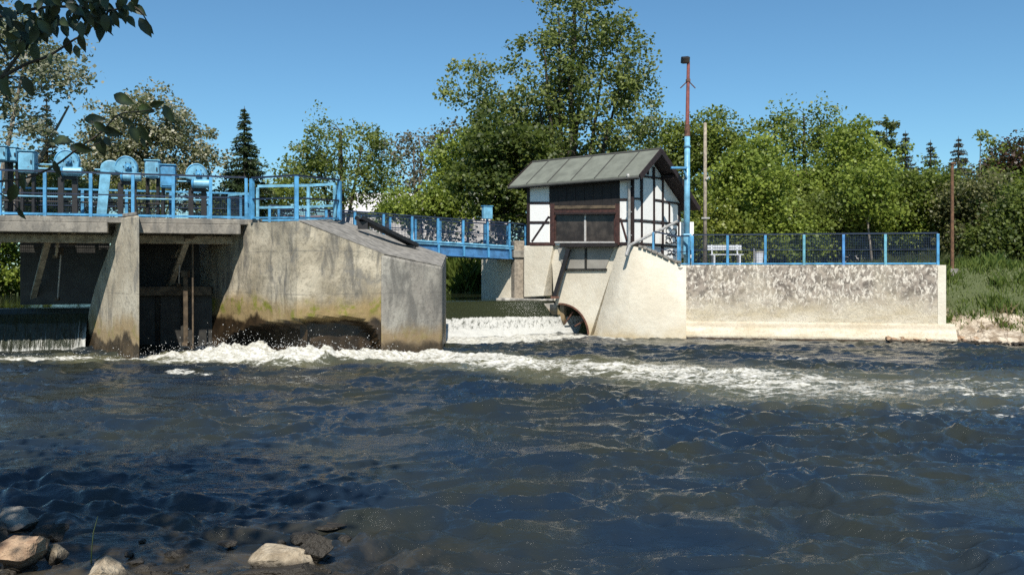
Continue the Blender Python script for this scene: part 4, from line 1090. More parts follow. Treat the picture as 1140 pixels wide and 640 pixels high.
# render panels under the window, recess shade painted as grey, thin steel frame
nbuild('render_panel', [(621, 276), (650.8, 276), (650.8, 299), (626.5, 299)], QN - 0.03, 0.05, 'panel_shade_grey')
nbuild('render_panel', [(653, 276), (683, 276), (674, 299), (653, 299)], QN - 0.03, 0.05, 'panel_shade_grey')
for a, c, wd in (((651.9, 276), (651.9, 299), 2.2), ((624, 300.4), (675, 300), 2.2)):
    (x0, y0), (x1, y1) = a, c; dx, dy = x1 - x0, y1 - y0; L = math.hypot(dx, dy); ox, oy = -dy / L * wd / 2, dx / L * wd / 2
    nbuild('panel_frame', [(x0 + ox, y0 + oy), (x1 + ox, y1 + oy), (x1 - ox, y1 - oy), (x0 - ox, y0 - oy)], QN - 0.06, 0.07, 'gate')
# dark brown raking beam in front of it
g = thing('raking_beam', fpt(620, 330, -0.1), 'dark raking steel beam leaning from the window sill to the weir crest', 'beam')
MB().bar(fpt(633.5, 277, -0.18), fpt(617.5, 331, -0.3), 0.16, 0.14).build('beam', M['black_steel'], g)
MB().box(fpt(617.5, 331, -0.3), 0.3, 0.3, 0.08, 0).build('foot', M['rusty'], g)

# ---- battered wing wall sweeping round to the terrace
wg = thing('wing_wall', Wp(720, 376), 'smooth cream battered wing wall curving from the hut to the terrace', 'wall')
tops = [fpt(688.5, 273.6, 0.03), fpt(703, 274, -0.12)] + [P(x, y, Y) for x, y, Y in ((713, 276, 29.75), (722, 279.5, 29.75), (735, 285, 29.75), (748, 291.5, 29.75), (756, 294.5, 29.83))] + [T3(sOf(764), -0.02, TZ - 0.02)]
bots = [fpt(655, 374, 0.08)] + [Vector((P(x, 300, Y).x, Y, 0)) for x, Y in ((662, 30.75), (676, 30.3), (694, 29.95), (715, 29.68), (738, 29.52), (756, 29.46))] + [T3(sOf(764), -0.38, 0)]
for q in bots: q.z = -0.7
def crom(pts, n=6):
    o = []; P_ = [pts[0]] + list(pts) + [pts[-1]]
    for i in range(1, len(P_) - 2):
        for j in range(n):
            t = j / n; a, b_, c, d = P_[i - 1], P_[i], P_[i + 1], P_[i + 2]
            o.append(0.5 * ((2 * b_) + (c - a) * t + (2 * a - 5 * b_ + 4 * c - d) * t * t + (3 * b_ - a - 3 * c + d) * t ** 3))
    return o + [pts[-1]]
tp, bt = crom(tops), crom(bots); nr = 16; b = MB(); grid = []
for j in range(nr + 1):
    t = j / nr
    grid.append([a.lerp(c, t) + Vector((-0.23, -0.97, 0)) * (0.22 * math.sin(math.pi * t) * min(1, i / 14) * max(0.1, min(1, (42 - i) / 22))) for i, (a, c) in enumerate(zip(tp, bt))])
nc = len(tp); vs = [p for r_ in grid for p in r_]
back = [p + Vector((0.25, 0.9, 0)) for p in tp]; back2 = [Vector((p.x + 0.25, p.y + 1.4, -0.7)) for p in tp]
base = len(vs); vs += back + back2
fs_ = [(j * nc + i, j * nc + i + 1, (j + 1) * nc + i + 1, (j + 1) * nc + i) for j in range(nr) for i in range(nc - 1)]
fs_ += [(i, i + 1, base + i + 1, base + i) for i in range(nc - 1)]
fs_ += [tuple([j * nc for j in range(nr + 1)] + [base + nc, base]), tuple([j * nc + nc - 1 for j in range(nr + 1)] + [base + 2 * nc - 1, base + nc - 1])]
fs_ += [(base + i, base + i + 1, base + nc + i + 1, base + nc + i) for i in range(nc - 1)]
b.add(vs, fs_); b.build('wall', M['concrete_cream'], wg, smooth=False)
# crumbling coping along its sloping top
cp = [p for p in tp[10:37]]
for i in range(0, len(cp) - 3, 3):
    a, c = cp[i], cp[i + 3]
    b = MB(); b.bar(a + Vector((0.05, 0.22, 0.035)), c + Vector((0.03, 0.22, 0.035)) - (c - a) * 0.06, 0.62, 0.09 + 0.02 * (i % 2)); b.build('coping_stone', M['concrete_top'], wg, bevel=0.02)
b = MB(); b.box(P(759, 300, 29.9) + Vector((0, 0.15, 0.0)), 0.95, 0.5, 0.16, 0.0); b.build('coping_stone', M['concrete_top'], wg, bevel=0.02)
# pale tube running up beside the gable
a, c = fpt(701, 273, -0.35), gpt(755, 246, 0.5)
g = thing('slanting_pipe', a, 'pale metal pipe slanting up in front of the timbered gable', 'pipe')
MB().tube([a, a.lerp(c, 0.5), c], 0.05, 10).build('tube', M['zinc'], g)
MB().tube([a, a + Vector((-0.12, -0.05, -0.35))], 0.06, 10).build('outlet', M['zinc'], g)
# low railing between hut and pole
rl = [P(x, 296, Y) for x, Y in ((729, 29.95), (757, 29.95), (771.5, 29.9))]
rl = [Vector((p.x, p.y + 0.35, z)) for p, z in zip(rl, (2.72, TZ, TZ))]
railing('railing', rl[:2], 1.0, 'short blue railing in front of the graffiti on the gable', post_w=0.07, infill=False, mids=(0.45,), bottom=None)
railing('railing', [rl[1] + Vector((0.06, 0.0, 0)), rl[2] + Vector((-0.1, -0.2, 0))], 1.0, 'short blue railing at the foot of the lamp pole', post_w=0.07, infill=False, mids=(0.48,), bottom=('blue', 0.04, 0.04))

# ================================================================== POLES, BOARD, BENCH, BIN
pb = P(764.5, 300, 30.5); pb.z = 2.5; pY = pb.y
lp = thing('lamp_pole', pb, 'tall pale blue pole with a rusty upper tube and a floodlight on top', 'lamp pole')
MB().tube([pb, Vector((pb.x + 0.02, pY, zat(152, pY)))], [0.11, 0.098], 16).build('lower_tube', M['blue_pale'], lp, smooth=True)
MB().tube([Vector((pb.x + 0.02, pY, zat(164, pY))), Vector((pb.x + 0.02, pY, zat(162.6, pY)))], 0.13, 16).build('clamp_ring', M['blue_pale'], lp)
MB().tube([Vector((pb.x + 0.02, pY, zat(152, pY))), Vector((pb.x + 0.02, pY, zat(139, pY)))], [0.105, 0.09], 12).build('collar', M['rusty'], lp)
MB().tube([Vector((pb.x + 0.02, pY, zat(140, pY))), Vector((pb.x + 0.06, pY, zat(69, pY)))], [0.07, 0.055], 10).build('upper_tube', plain('red brown tube', (0.20, 0.06, 0.05), 0.7, 0.3), lp)
c = Vector((pb.x + 0.05, pY, zat(90, pY)))
for sx in (-1, 1): MB().tube([c, c + Vector((0.27 * sx, 0.05, -0.26))], 0.02, 6).build('antenna_arm', M['rusty'], lp)
MB().box(c, 0.14, 0.14, 0.1).build('arm_clamp', M['rusty'], lp)
c = Vector((pb.x - 0.06, pY - 0.05, zat(67.5, pY)))
fl = MB().box(c, 0.3, 0.16, 0.24, M=Matrix.Rotation(R(25), 3, 'X') @ Matrix.Rotation(R(20), 3, 'Z')).build('floodlight', M['black_steel'], lp, bevel=0.03)
MB().box(c + Vector((0.02, -0.09, -0.03)), 0.24, 0.02, 0.17, M=Matrix.Rotation(R(25), 3, 'X') @ Matrix.Rotation(R(20), 3, 'Z')).build('lamp_glass', M['glass'], lp)
a = Vector((pb.x - 0.02, pY - 0.12, zat(187.5, pY)))
MB().bar(a, a + Vector((-0.58, -0.05, 0.0)), 0.16, 0.07).build('bracket_arm', M['blue'], lp)
MB().bar(a + Vector((0, 0, -0.35)), a + Vector((-0.12, 0, -0.03)), 0.06, 0.05).build('bracket_brace', M['blue'], lp)
MB().box(Vector((pb.x, pY, zat(272, pY))), 0.3, 0.3, 0.75).build('foot_housing', M['blue_pale'], lp, bevel=0.03)
bd = P(764.5, 270, 30.95); bd.z = TZ
g = thing('white_board', bd, 'plain white upright board behind the foot of the lamp pole', 'board')
MB().box(bd + Vector((0, 0, 0.92)), 0.5, 0.05, 1.3, -0.2).build('panel', M['white'], g)
for sx in (-0.2, 0.2): MB().box(bd + Vector((sx, 0.05, 0.45)), 0.06, 0.05, 0.9, -0.2).build('leg', M['frame_grey'], g)
wp = P(784.8, 300, 33.2); wp.z = 2.4
g = thing('utility_pole', wp, 'grey wooden pole rising behind the terrace beside the hut', 'pole')
MB().tube([wp, wp + Vector((0.01, 0, zat(137, 33.2) - 2.4))], [0.078, 0.06], 10).build('shaft', M['wood_pole'], g, smooth=True)
MB().bar(Vector((wp.x - 0.16, wp.y - 0.1, zat(243, 33.2))), Vector((wp.x + 0.16, wp.y - 0.1, zat(243, 33.2))), 0.05, 0.06).build('step_iron', M['zinc'], g)
MB().bar(Vector((wp.x + 0.02, wp.y - 0.1, zat(200, 33.2))), Vector((wp.x + 0.14, wp.y - 0.1, zat(197, 33.2))), 0.05, 0.06).build('hook', M['zinc'], g)
wp = P(1060, 300, 31.6); wp.z = 2.3
g = thing('rusty_post', wp, 'tall rusty brown post standing in the grass right of the terrace', 'post')
MB().tube([wp, wp + Vector((0, 0, zat(183, 31.6) - 2.3))], [0.066, 0.055], 8).build('shaft', M['rust_brown'], g)
MB().box(wp + Vector((0, 0, -0.02)), 0.34, 0.3, 0.3).build('footing', M['concrete_top'], g, bevel=0.03)
MB().box(wp + Vector((0, 0, zat(182, 31.6) - 2.3)), 0.17, 0.17, 0.05).build('cap', M['rust_brown'], g)
# bench
bY = 33.6; c = P(808, 300, bY); c.z = TZ - 0.02
g = thing('bench', c, 'white slatted bench on the terrace behind the mesh railing', 'bench')
for z_, y_ in ((0.78, 0.22), (0.66, 0.2)): MB().box(c + Vector((0, y_, z_)), 1.36, 0.035, 0.1).build('back_slat', M['bench_white'], g, bevel=0.008)
for y_ in (-0.16, -0.04, 0.08): MB().box(c + Vector((0, y_, 0.45)), 1.3, 0.1, 0.035).build('seat_slat', M['bench_white'], g, bevel=0.008)
for sx in (-0.5, 0.5):
    MB().box(c + Vector((sx, -0.04, 0.21)), 0.06, 0.36, 0.42).build('leg', M['bench_white'], g)
    MB().bar(c + Vector((sx, 0.14, 0.4)), c + Vector((sx, 0.245, 0.84)), 0.05, 0.04).build('back_support', M['bench_white'], g)
bY = 32.0; c = P(845, 300, bY); c.z = TZ - 0.02
g = thing('litter_bin', c, 'small white litter bin on the terrace right of the bench', 'bin')
b = MB(); b.tube([c + Vector((0, 0, 0.06)), c + Vector((0, 0, 0.5))], [0.13, 0.16], 16, True); b.build('body', M['bench_white'], g)
b = MB(); b.tube([c + Vector((0, 0, 0.501)), c + Vector((0, 0, 0.55))], [0.175, 0.175], 16); b.build('rim', M['frame_grey'], g)
for sx in (-1, 1): MB().box(c + Vector((0.19 * sx, 0, 0.33)), 0.03, 0.05, 0.66).build('post', M['zinc'], g)

# ================================================================== BUILDINGS FAR BEHIND THE TREES
def far_house(name, label, px, Y, w_, d_, ztop, rise, wallm, roofm):
    c = P(px, 300, Y); c.z = 2.3
    g = thing(name, c, label, 'house')
    h = ztop - 2.0
    MB().box(c + Vector((0, d_ / 2, h / 2 - 0.3)), w_, d_, h).build('wall', wallm, g)
    b = MB(); z0 = c.z + h - 0.3; A = [(-w_ / 2 - 0.3, -0.4, z0), (w_ / 2 + 0.3, -0.4, z0), (w_ / 2 + 0.3, d_ + 0.4, z0), (-w_ / 2 - 0.3, d_ + 0.4, z0), (-w_ / 2 - 0.3, d_ / 2, z0 + rise), (w_ / 2 + 0.3, d_ / 2, z0 + rise)]
    b.add([Vector((c.x, c.y, 0)) + Vector(p) for p in A], [(0, 1, 5, 4), (2, 3, 4, 5), (0, 4, 3), (1, 2, 5), (3, 2, 1, 0)]); b.build('roof', roofm, g)
    n = int(w_ / 2.2)
    for fl_ in range(max(1, int(h / 2.8))):
        for i in range(n):
            x = -w_ / 2 + w_ * (i + 0.5) / n
            o = MB().box(c + Vector((x, -0.03, 1.3 + 2.8 * fl_)), 1.0, 0.06, 1.2).build('window', M['frame_grey'], g)
            MB().box(c + Vector((x, -0.07, 1.3 + 2.8 * fl_)), 0.86, 0.03, 1.06).build('pane', M['glass'], o)
wc, rr = plain('pale house render', (0.68, 0.62, 0.58), 0.9, 0.08), plain('grey red tiles', (0.28, 0.16, 0.13), 0.9, 0.25, 3)
far_house('far_house', 'pale rendered house glimpsed through the sparse trees behind the footbridge', 475, 78, 15, 9, 7.6, 2.2, wc, plain('pale grey roof', (0.5, 0.48, 0.47), 0.9, 0.1))
far_house('far_house', 'house with a pinkish tiled roof glimpsed between the trees above the terrace', 935, 74, 8, 8, 9.0, 2.4, wc, rr)
far_house('far_house', 'low pale house glimpsed behind the conifer left of the pier platform', 318, 80, 14, 8, 6.2, 1.5, wc, rr)
# ================================================================== TREES
trng = np.random.default_rng(21)
def leaves_np(c, n_each, sig, size, flat, r, droop=0.0, aspect=0.5):
    """diamond leaves scattered round clump centres c (k,3)"""
    k = len(c); n = n_each * k
    cc = np.repeat(c, n_each, 0); sg = np.repeat(sig, n_each)[:, None]
    off = r.normal(0, 1, (n, 3)); L = np.linalg.norm(off, axis=1, keepdims=True)
    off *= np.minimum(1, 1.9 / L)
    p = cc + off * sg * np.array([1, 1, flat])
    d = r.normal(0, 1, (n, 3)); d[:, 2] -= droop; d /= np.linalg.norm(d, axis=1, keepdims=True)
    nn = r.normal(0, 1, (n, 3)); nn[:, 2] += 1.5; nn[:, 1] -= 0.5
    s = np.cross(d, nn); s /= np.linalg.norm(s, axis=1, keepdims=True) + 1e-9
    up = np.cross(s, d)
    z = (size * (0.6 + 0.8 * r.random(n)))[:, None]
    tip = p + d * z; mid = p + d * z * 0.45 + up * z * 0.10
    v = np.stack([p, mid + s * z * aspect, tip, mid - s * z * aspect], 1)
    return v.reshape(-1, 3), np.arange(4 * n).reshape(-1, 4), off

def branches_np(mb, start, clumps, r, r0, maxlimb=9, upbias=0.35, thin=1.0):
    """limbs and twigs joining every clump to the trunk"""
    nodes = [np.array(p) for p in start]; rads = list(np.linspace(r0, r0 * 0.25, len(start)))
    mb.tube(start, [max(0.012, q) for q in rads], 8)
    order = np.argsort([min(np.linalg.norm(c - p) for p in nodes) for c in clumps])
    NP = np.array(nodes)
    for i in order:
        c = clumps[i]
        dd = NP - c; cost = np.linalg.norm(dd, axis=1) + np.maximum(0, dd[:, 2] + 0.15) * 1.2
        j = int(np.argmin(cost)); a = NP[j]; L = np.linalg.norm(c - a)
        if L < 0.05: continue
        rr = min(rads[j] * 0.62, 0.022 * L + 0.012) * thin; rr = max(rr, 0.009)
        m1 = a + (c - a) * 0.4 + np.array([0, 0, upbias * 0.22 * L]) + r.normal(0, 0.05 * L, 3)
        m2 = a + (c - a) * 0.75 + np.array([0, 0, upbias * 0.16 * L]) + r.normal(0, 0.05 * L, 3)
        mb.tube([a, m1, m2, c], [rr, rr * 0.75, rr * 0.5, rr * 0.25], 5, caps=False)
        NP = np.vstack([NP, m1, m2, c]); rads += [rr * 0.75, rr * 0.5, rr * 0.35]

def mixcol(c0, c1, t): return np.array(c0)[None] * (1 - t)[:, None] + np.array(c1)[None] * t[:, None]

def tree(name, label, px, Y, blobs, nclump, nleaf, size, c0, c1, cat='tree', group=None, trunk_px=None, zbase=2.25, sig=(0.3, 0.6), depth=0.85, seed=1, r0=0.22, bark='bark', shell=0.5, flat=0.75, droop=0.3, split=None, c2=None, zmin=None, lean=0.0, sub=2):
    r = np.random.default_rng(seed)
    tpx = trunk_px if trunk_px is not None else blobs[0][0]
    base = P(tpx, 300, Y); base.z = zbase
    root = thing(name, base, label, cat, group)
    s = Y / FPX
    B = [(np.array(P(bx, by, Y)), np.array([rx * s, max(rx, ry) * s * depth * 0.9 + 0.3, ry * s]), (bl[4] if len(bl) > 4 else 1.0)) for bl in blobs for bx, by, rx, ry in [bl[:4]]]
    wts = np.array([q[1][0] * q[1][2] * q[2] for q in B]); wts /= wts.sum()
    ks = r.choice(len(B), nclump, p=wts); cl = []
    for kk in ks:
        c, rad, _ = B[kk]
        d = r.normal(0, 1, 3); d /= np.linalg.norm(d); t = r.random() ** (1 / 3)
        t = shell + (1 - shell) * t
        cl.append(c + d * rad * t * (0.88 + 0.2 * r.random()))
    cl = np.array(cl)
    zlim = (zmin if zmin is not None else zbase + 0.25)
    cl = cl[cl[:, 2] > zlim]
    top = max(c[2] + rad[2] * 0.55 for c, rad, _ in B); top = min(top, cl[:, 2].max() - 0.2)
    cxy = (B[0][0][:2] + base.xy) / 2 if split is None else np.array(base.xy)
    n = 7; pts = []
    tx, ty = B[int(np.argmax([q[0][2] for q in B]))][0][:2]
    for i in range(n):
        t = i / (n - 1); e = t ** 1.5
        pts.append(np.array([base.x * (1 - e) + tx * e + r.normal(0, 0.08) * (i > 0), base.y + r.normal(0, 0.1) * (i > 0), zbase - 0.3 + (top - zbase + 0.3) * t]))
    mb = MB()
    branches_np(mb, pts, cl, r, r0)
    if split:                                            # several stems rising from the foot
        for (sx, sy) in split:
            e_ = np.array(P(sx, sy, Y)); e_[1] += r.normal(0, 0.6)
            mb.tube([pts[0] + np.array([0.1, 0, 0.2]), pts[0] * 0.6 + e_ * 0.4 + r.normal(0, 0.12, 3), e_], [r0 * 0.8, r0 * 0.5, 0.04], 7)
    tr = mb.build('trunk', M[bark], root, fix=False)
    sg = sig[0] + (sig[1] - sig[0]) * r.random(len(cl))
    # every clump breaks up into smaller sprays, so the outline stays ragged
    if sub > 1:
        cl2 = np.repeat(cl, sub, 0) + r.normal(0, 1, (len(cl) * sub, 3)) * np.repeat(sg, sub)[:, None] * np.array([0.9, 0.9, 0.7])
        sg2 = np.repeat(sg, sub) * 0.62
    else: cl2, sg2 = cl, sg
    per = max(3, nleaf // len(cl2))
    v, f, off = leaves_np(cl2, per, sg2, size, flat, r, droop)
    tc = np.repeat(np.clip(r.normal(0.45, 0.28, len(cl2)), 0, 1), per); tl = np.clip(tc + r.normal(0, 0.13, len(tc)), 0, 1)
    col = mixcol(c0, c1, tl)
    if c2 is not None: m = r.random(len(tl)) < c2[1]; col[m] = np.array(c2[0])
    np_mesh('crown', v, f, M['leaf'], root, attrs={'tint': np.repeat(col, 4, 0)})
    return root

def spruce(label, px, Y, ytop, ybot, halfw, c0, c1, seed, n_whorl=26, per=60, zbase=2.25, dens=1.0, name='spruce', bark='bark'):
    r = np.random.default_rng(seed); base = P(px, 300, Y); base.z = zbase
    root = thing(name, base, label, 'tree')
    s = Y / FPX; zt = zat(ytop, Y); zb = zat(ybot, Y); Hh = zt - zb
    MB().tube([base - Vector((0, 0, 0.3)), Vector((base.x, base.y, zb)), Vector((base.x, base.y, zt - 0.2)), Vector((base.x, base.y, zt + 0.1))], [0.2, 0.16, 0.03, 0.008], 7).build('trunk', M[bark], root)
    vs, cs = [], []; mb = MB()
    for i in range(n_whorl):
        t = (i + r.random() * 0.6) / n_whorl
        rad = halfw * s * (1 - t) ** 1.05 * (0.7 + 0.5 * r.random()) + 0.05
        z = zb + Hh * t
        m = int(6 + 5 * (1 - t))
        for j in range(m):
            a = r.random() * 6.283; L = rad * (0.7 + 0.42 * r.random())
            tip = np.array([math.cos(a) * L, math.sin(a) * L, -0.22 * L + 0.12 * (1 - t)])
            p0 = np.array([base.x, base.y, z])
            mb.tube([p0, p0 + tip * 0.55 + np.array([0, 0, 0.05]), p0 + tip], [0.02, 0.014, 0.006], 4, caps=False)
            k = int(per * dens * (0.35 + L / (halfw * s + 0.1)))
            u = r.random(k) ** 0.75
            p = p0 + tip * u[:, None] + r.normal(0, 1, (k, 3)) * np.array([0.11, 0.11, 0.05]) * (0.25 + 0.75 * (1 - t)) * (0.5 + 0.9 * (1 - np.abs(u - 0.55)))[:, None]
            d = tip[None] / (L + 1e-6) * 0.7 + r.normal(0, 0.55, (k, 3)) + np.array([0, 0, -0.35]); d /= np.linalg.norm(d, axis=1, keepdims=True)
            sd = np.cross(d, r.normal(0, 1, (k, 3))); sd /= np.linalg.norm(sd, axis=1, keepdims=True)
            z_ = ((0.16 + 0.14 * r.random(k)) * (0.5 + 0.5 * (1 - t)))[:, None]
            vs.append(np.stack([p, p + d * z_ * 0.5 + sd * z_ * 0.2, p + d * z_, p + d * z_ * 0.5 - sd * z_ * 0.2], 1).reshape(-1, 3))
            cs.append(np.repeat(mixcol(c0, c1, np.clip(r.normal(0.4, 0.3, k), 0, 1)), 4, 0))
    mb.build('branches', M[bark], root, fix=False)['kind'] = 'stuff'
    v = np.concatenate(vs); np_mesh('crown', v, np.arange(len(v)).reshape(-1, 4), M['needle'], root, attrs={'tint': np.concatenate(cs)})
    return root

GREEN = ((0.085, 0.118, 0.022), (0.24, 0.285, 0.052))
FRESH = ((0.118, 0.168, 0.026), (0.30, 0.36, 0.06))
DARKG = ((0.050, 0.072, 0.019), (0.155, 0.19, 0.042))
OLIVE = ((0.09, 0.10, 0.035), (0.26, 0.265, 0.08))
SILV = ((0.13, 0.14, 0.09), (0.38, 0.39, 0.28))
BROWN = ((0.09, 0.08, 0.06), (0.25, 0.22, 0.16))
BIGSZ = 1.0
tree('poplar_tree', 'tallest tree, loose and open, rising behind the hut roof', 640, 41,
     [(640, 30, 62, 40, 1.0), (690, 78, 42, 34, 1.0), (612, 72, 45, 40, 0.9), (655, 105, 58, 40, 0.85), (530, 95, 30, 26, 1.5), (552, 132, 34, 24, 1.1), (590, 118, 36, 30, 0.6), (700, 118, 26, 26, 0.6), (580, 160, 48, 28, 1.1), (640, 150, 55, 26, 0.8), (700, 152, 34, 24, 0.8), (640, -8, 46, 24, 0.8)],
     280, 26000, 0.15, (0.075, 0.105, 0.028), (0.24, 0.275, 0.08), trunk_px=632, sig=(0.3, 0.62), seed=31, r0=0.26, split=[(605, 60), (622, 20), (655, 15), (672, 70), (600, 120), (690, 95)], c2=((0.28, 0.30, 0.22), 0.07), shell=0.35)
tree('dark_tree', 'dark shaded tree left of the hut behind the footbridge', 545, 38.5, [(543, 205, 30, 34), (578, 175, 34, 28), (555, 160, 28, 22, 0.7), (600, 160, 26, 20, 0.6), (572, 220, 30, 26), (600, 240, 30, 30)], 150, 16000, 0.17, *DARKG, seed=32, trunk_px=560, r0=0.16)
tree('linden_tree', 'round green tree behind the blue pier platform', 378, 54, [(378, 162, 46, 31), (338, 186, 30, 28), (420, 182, 28, 32), (382, 205, 58, 26, 0.7), (330, 215, 30, 20, .6), (430, 215, 26, 22, .6)], 210, 11500, 0.16, (0.075, 0.112, 0.024), (0.23, 0.27, 0.06), seed=33, r0=0.24, split=[(350, 170), (405, 165), (385, 150)], c2=((0.24, 0.26, 0.18), 0.06), shell=0.45)
tree('sparse_tree', 'half bare brownish tree right of the round green tree', 476, 52, [(466, 165, 26, 24), (500, 168, 26, 26), (480, 200, 34, 26)], 120, 3300, 0.17, *BROWN, seed=34, r0=0.15, split=[(460, 160), (490, 155), (510, 170)], bark='bark_pale')
tree('young_tree', 'light green young tree just left of the dark shaded tree', 512, 46, [(520, 178, 34, 26), (505, 215, 26, 22), (540, 150, 22, 16, 0.6)], 110, 8000, 0.17, *FRESH, seed=35, r0=0.1)
tree('whitebeam_tree', 'broad silvery pale tree behind the hoists', 165, 47, [(165, 135, 42, 34), (135, 165, 36, 36), (203, 168, 34, 38), (165, 195, 66, 26), (100, 200, 30, 24, 0.7)], 270, 24000, 0.15, (0.09, 0.10, 0.05), (0.30, 0.29, 0.18), seed=36, r0=0.22, c2=((0.50, 0.47, 0.36), 0.16), shell=0.45)
tree('willow_tree', 'thin silvery willow at the left edge reaching above the picture', 12, 36, [(18, 55, 48, 40), (62, 88, 24, 24), (5, 120, 42, 40), (60, 58, 22, 18, 0.7), (38, 140, 26, 26, 0.7), (-40, 60, 50, 60), (-20, 10, 60, 40, 0.8)], 170, 11000, 0.15, *SILV, seed=37, r0=0.24, trunk_px=-22, split=[(30, 60), (10, 30), (55, 110)], shell=0.3, c2=((0.42, 0.42, 0.34), 0.08), bark='bark_pale')
spruce('brownish thin spruce left of the silvery tree', 52, 45, 108, 240, 30, (0.03, 0.028, 0.014), (0.085, 0.07, 0.035), 41, 24, 34)
spruce('dark pointed spruce behind the deck between hoists and platform', 272, 48, 120, 250, 42, (0.016, 0.030, 0.012), (0.06, 0.085, 0.032), 42, 32, 90)
tree('bush', 'olive bush behind the deck railing under the silvery tree', 120, 43, [(90, 222, 46, 24), (40, 215, 40, 26), (150, 228, 40, 18)], 90, 9000, 0.16, *OLIVE, cat='bush', seed=43, r0=0.06)
tree('bush', 'green bush behind the spruce and the gate frame', 245, 50, [(235, 228, 30, 16), (300, 222, 40, 20), (270, 236, 50, 14)], 90, 8000, 0.16, *GREEN, cat='bush', seed=44, r0=0.06)
tree('bush', 'sunlit bush seen under the deck at the left edge', 2, 40, [(-14, 292, 34, 30), (10, 320, 26, 22), (14, 275, 18, 20, .7)], 90, 8000, 0.16, *FRESH, cat='bush', seed=45, r0=0.06, zbase=0.9)
tree('bush', 'light green bush behind the left half of the footbridge', 480, 44, [(470, 228, 30, 18), (505, 232, 26, 16), (440, 236, 24, 14)], 80, 6500, 0.15, *FRESH, cat='bush', seed=46, r0=0.06)
tree('bush', 'dark bush on the far bank below the footbridge', 508, 48.5, [(508, 285, 26, 14), (550, 285, 30, 20), (470, 285, 24, 14)], 70, 6000, 0.15, *DARKG, cat='bush', seed=47, r0=0.05, zbase=1.4)
tree('robinia_tree', 'dark green tree directly behind the lamp pole', 780, 47, [(768, 160, 30, 26), (800, 152, 26, 22), (742, 165, 28, 22, 0.8), (785, 195, 42, 28), (720, 180, 26, 22, .6)], 180, 18000, 0.15, *GREEN, seed=51, r0=0.18)
tree('maple_tree', 'fresh green tree right of the grey wooden pole', 828, 42, [(826, 195, 28, 26), (846, 178, 20, 20), (812, 225, 30, 24), (850, 222, 30, 26)], 150, 15000, 0.14, *FRESH, seed=52, r0=0.12)
tree('ash_tree', 'rounded airy tree with visible branches above the terrace', 893, 50, [(895, 146, 40, 26), (862, 158, 24, 24), (925, 158, 26, 26), (893, 175, 44, 24, 0.5)], 150, 6500, 0.155, (0.085, 0.125, 0.024), (0.25, 0.30, 0.06), seed=53, r0=0.2, split=[(868, 150), (885, 130), (912, 135), (930, 160)], shell=0.5)
tree('alder_tree', 'dense bright green tree right of the airy rounded tree', 950, 45, [(948, 166, 26, 24), (962, 195, 26, 28), (930, 205, 34, 26), (905, 215, 30, 22)], 170, 17000, 0.14, *FRESH, seed=54, r0=0.13)
tree('slim_tree', 'slim upright tree at the left of the conifer row', 988, 52, [(986, 152, 10, 17), (990, 182, 13, 24)], 50, 2600, 0.15, (0.05, 0.075, 0.025), (0.15, 0.18, 0.06), seed=55, r0=0.1, sig=(0.1, 0.22))
SPR = ((0.022, 0.028, 0.02), (0.075, 0.082, 0.058))
spruce('broad grey spruce, leftmost of the three conifers', 1008, 58, 147, 235, 36, *SPR, 56, 22, 60)
spruce('narrow dark spruce in the middle of the three conifers', 1036, 60, 157, 235, 28, (0.018, 0.026, 0.018), (0.06, 0.072, 0.05), 57, 20, 50)
spruce('brownish spruce, rightmost of the three conifers', 1067, 58, 153, 235, 34, (0.035, 0.033, 0.024), (0.10, 0.085, 0.06), 58, 21, 56)
tree('copper_beech', 'dark copper leaved tree near the right edge', 1120, 52, [(1122, 182, 20, 22), (1112, 205, 28, 22), (1138, 205, 22, 24)], 100, 9500, 0.17, (0.035, 0.018, 0.012), (0.09, 0.045, 0.03), seed=59, r0=0.14)
tree('sapling', 'thin nearly bare sapling left of the copper tree', 1100, 50, [(1092, 152, 12, 4), (1102, 170, 8, 18, 0.5)], 12, 260, 0.16, *GREEN, seed=60, r0=0.07, sig=(0.15, 0.3), bark='bark_pale')
HEDGE = [
    ('yellow green bush behind the white bench', 800, 38.5, [(795, 262, 30, 26), (822, 272, 24, 22), (775, 275, 22, 20)], ((0.09, 0.125, 0.018), (0.26, 0.28, 0.045)), 71),
    ('fresh bush behind the litter bin', 858, 39.5, [(855, 258, 32, 26), (880, 268, 26, 22)], FRESH, 72),
    ('wide bush in the middle behind the terrace railing', 920, 40.5, [(915, 250, 40, 30), (945, 262, 30, 24), (890, 245, 24, 22)], ((0.075, 0.105, 0.022), (0.21, 0.25, 0.048)), 73),
    ('bright bush behind the right part of the railing', 985, 41.5, [(982, 242, 36, 32), (1005, 262, 28, 24), (960, 225, 26, 22)], FRESH, 74),
    ('tall green bush left of the rusty post', 1035, 41, [(1030, 222, 34, 32), (1045, 255, 28, 28), (1008, 220, 24, 22)], GREEN, 75),
    ('grey green bush right of the rusty post', 1085, 39, [(1085, 225, 28, 30), (1075, 262, 22, 26), (1102, 250, 24, 24)], ((0.075, 0.08, 0.035), (0.22, 0.215, 0.09)), 76),
    ('dark rounded bush at the right edge', 1128, 35.5, [(1128, 265, 28, 26), (1145, 245, 24, 28), (1105, 275, 18, 16)], DARKG, 77),
    ('tall bush behind the dark one at the right edge', 1145, 44, [(1140, 225, 28, 34), (1165, 240, 34, 40), (1120, 235, 20, 24)], GREEN, 78)]
for lab, px, Y, bl, cc, sd in HEDGE:
    tree('bush', lab, px, Y, bl, 150, 15500, 0.13, *cc, cat='bush', group='bushes behind the terrace', seed=sd, r0=0.07, shell=0.55)
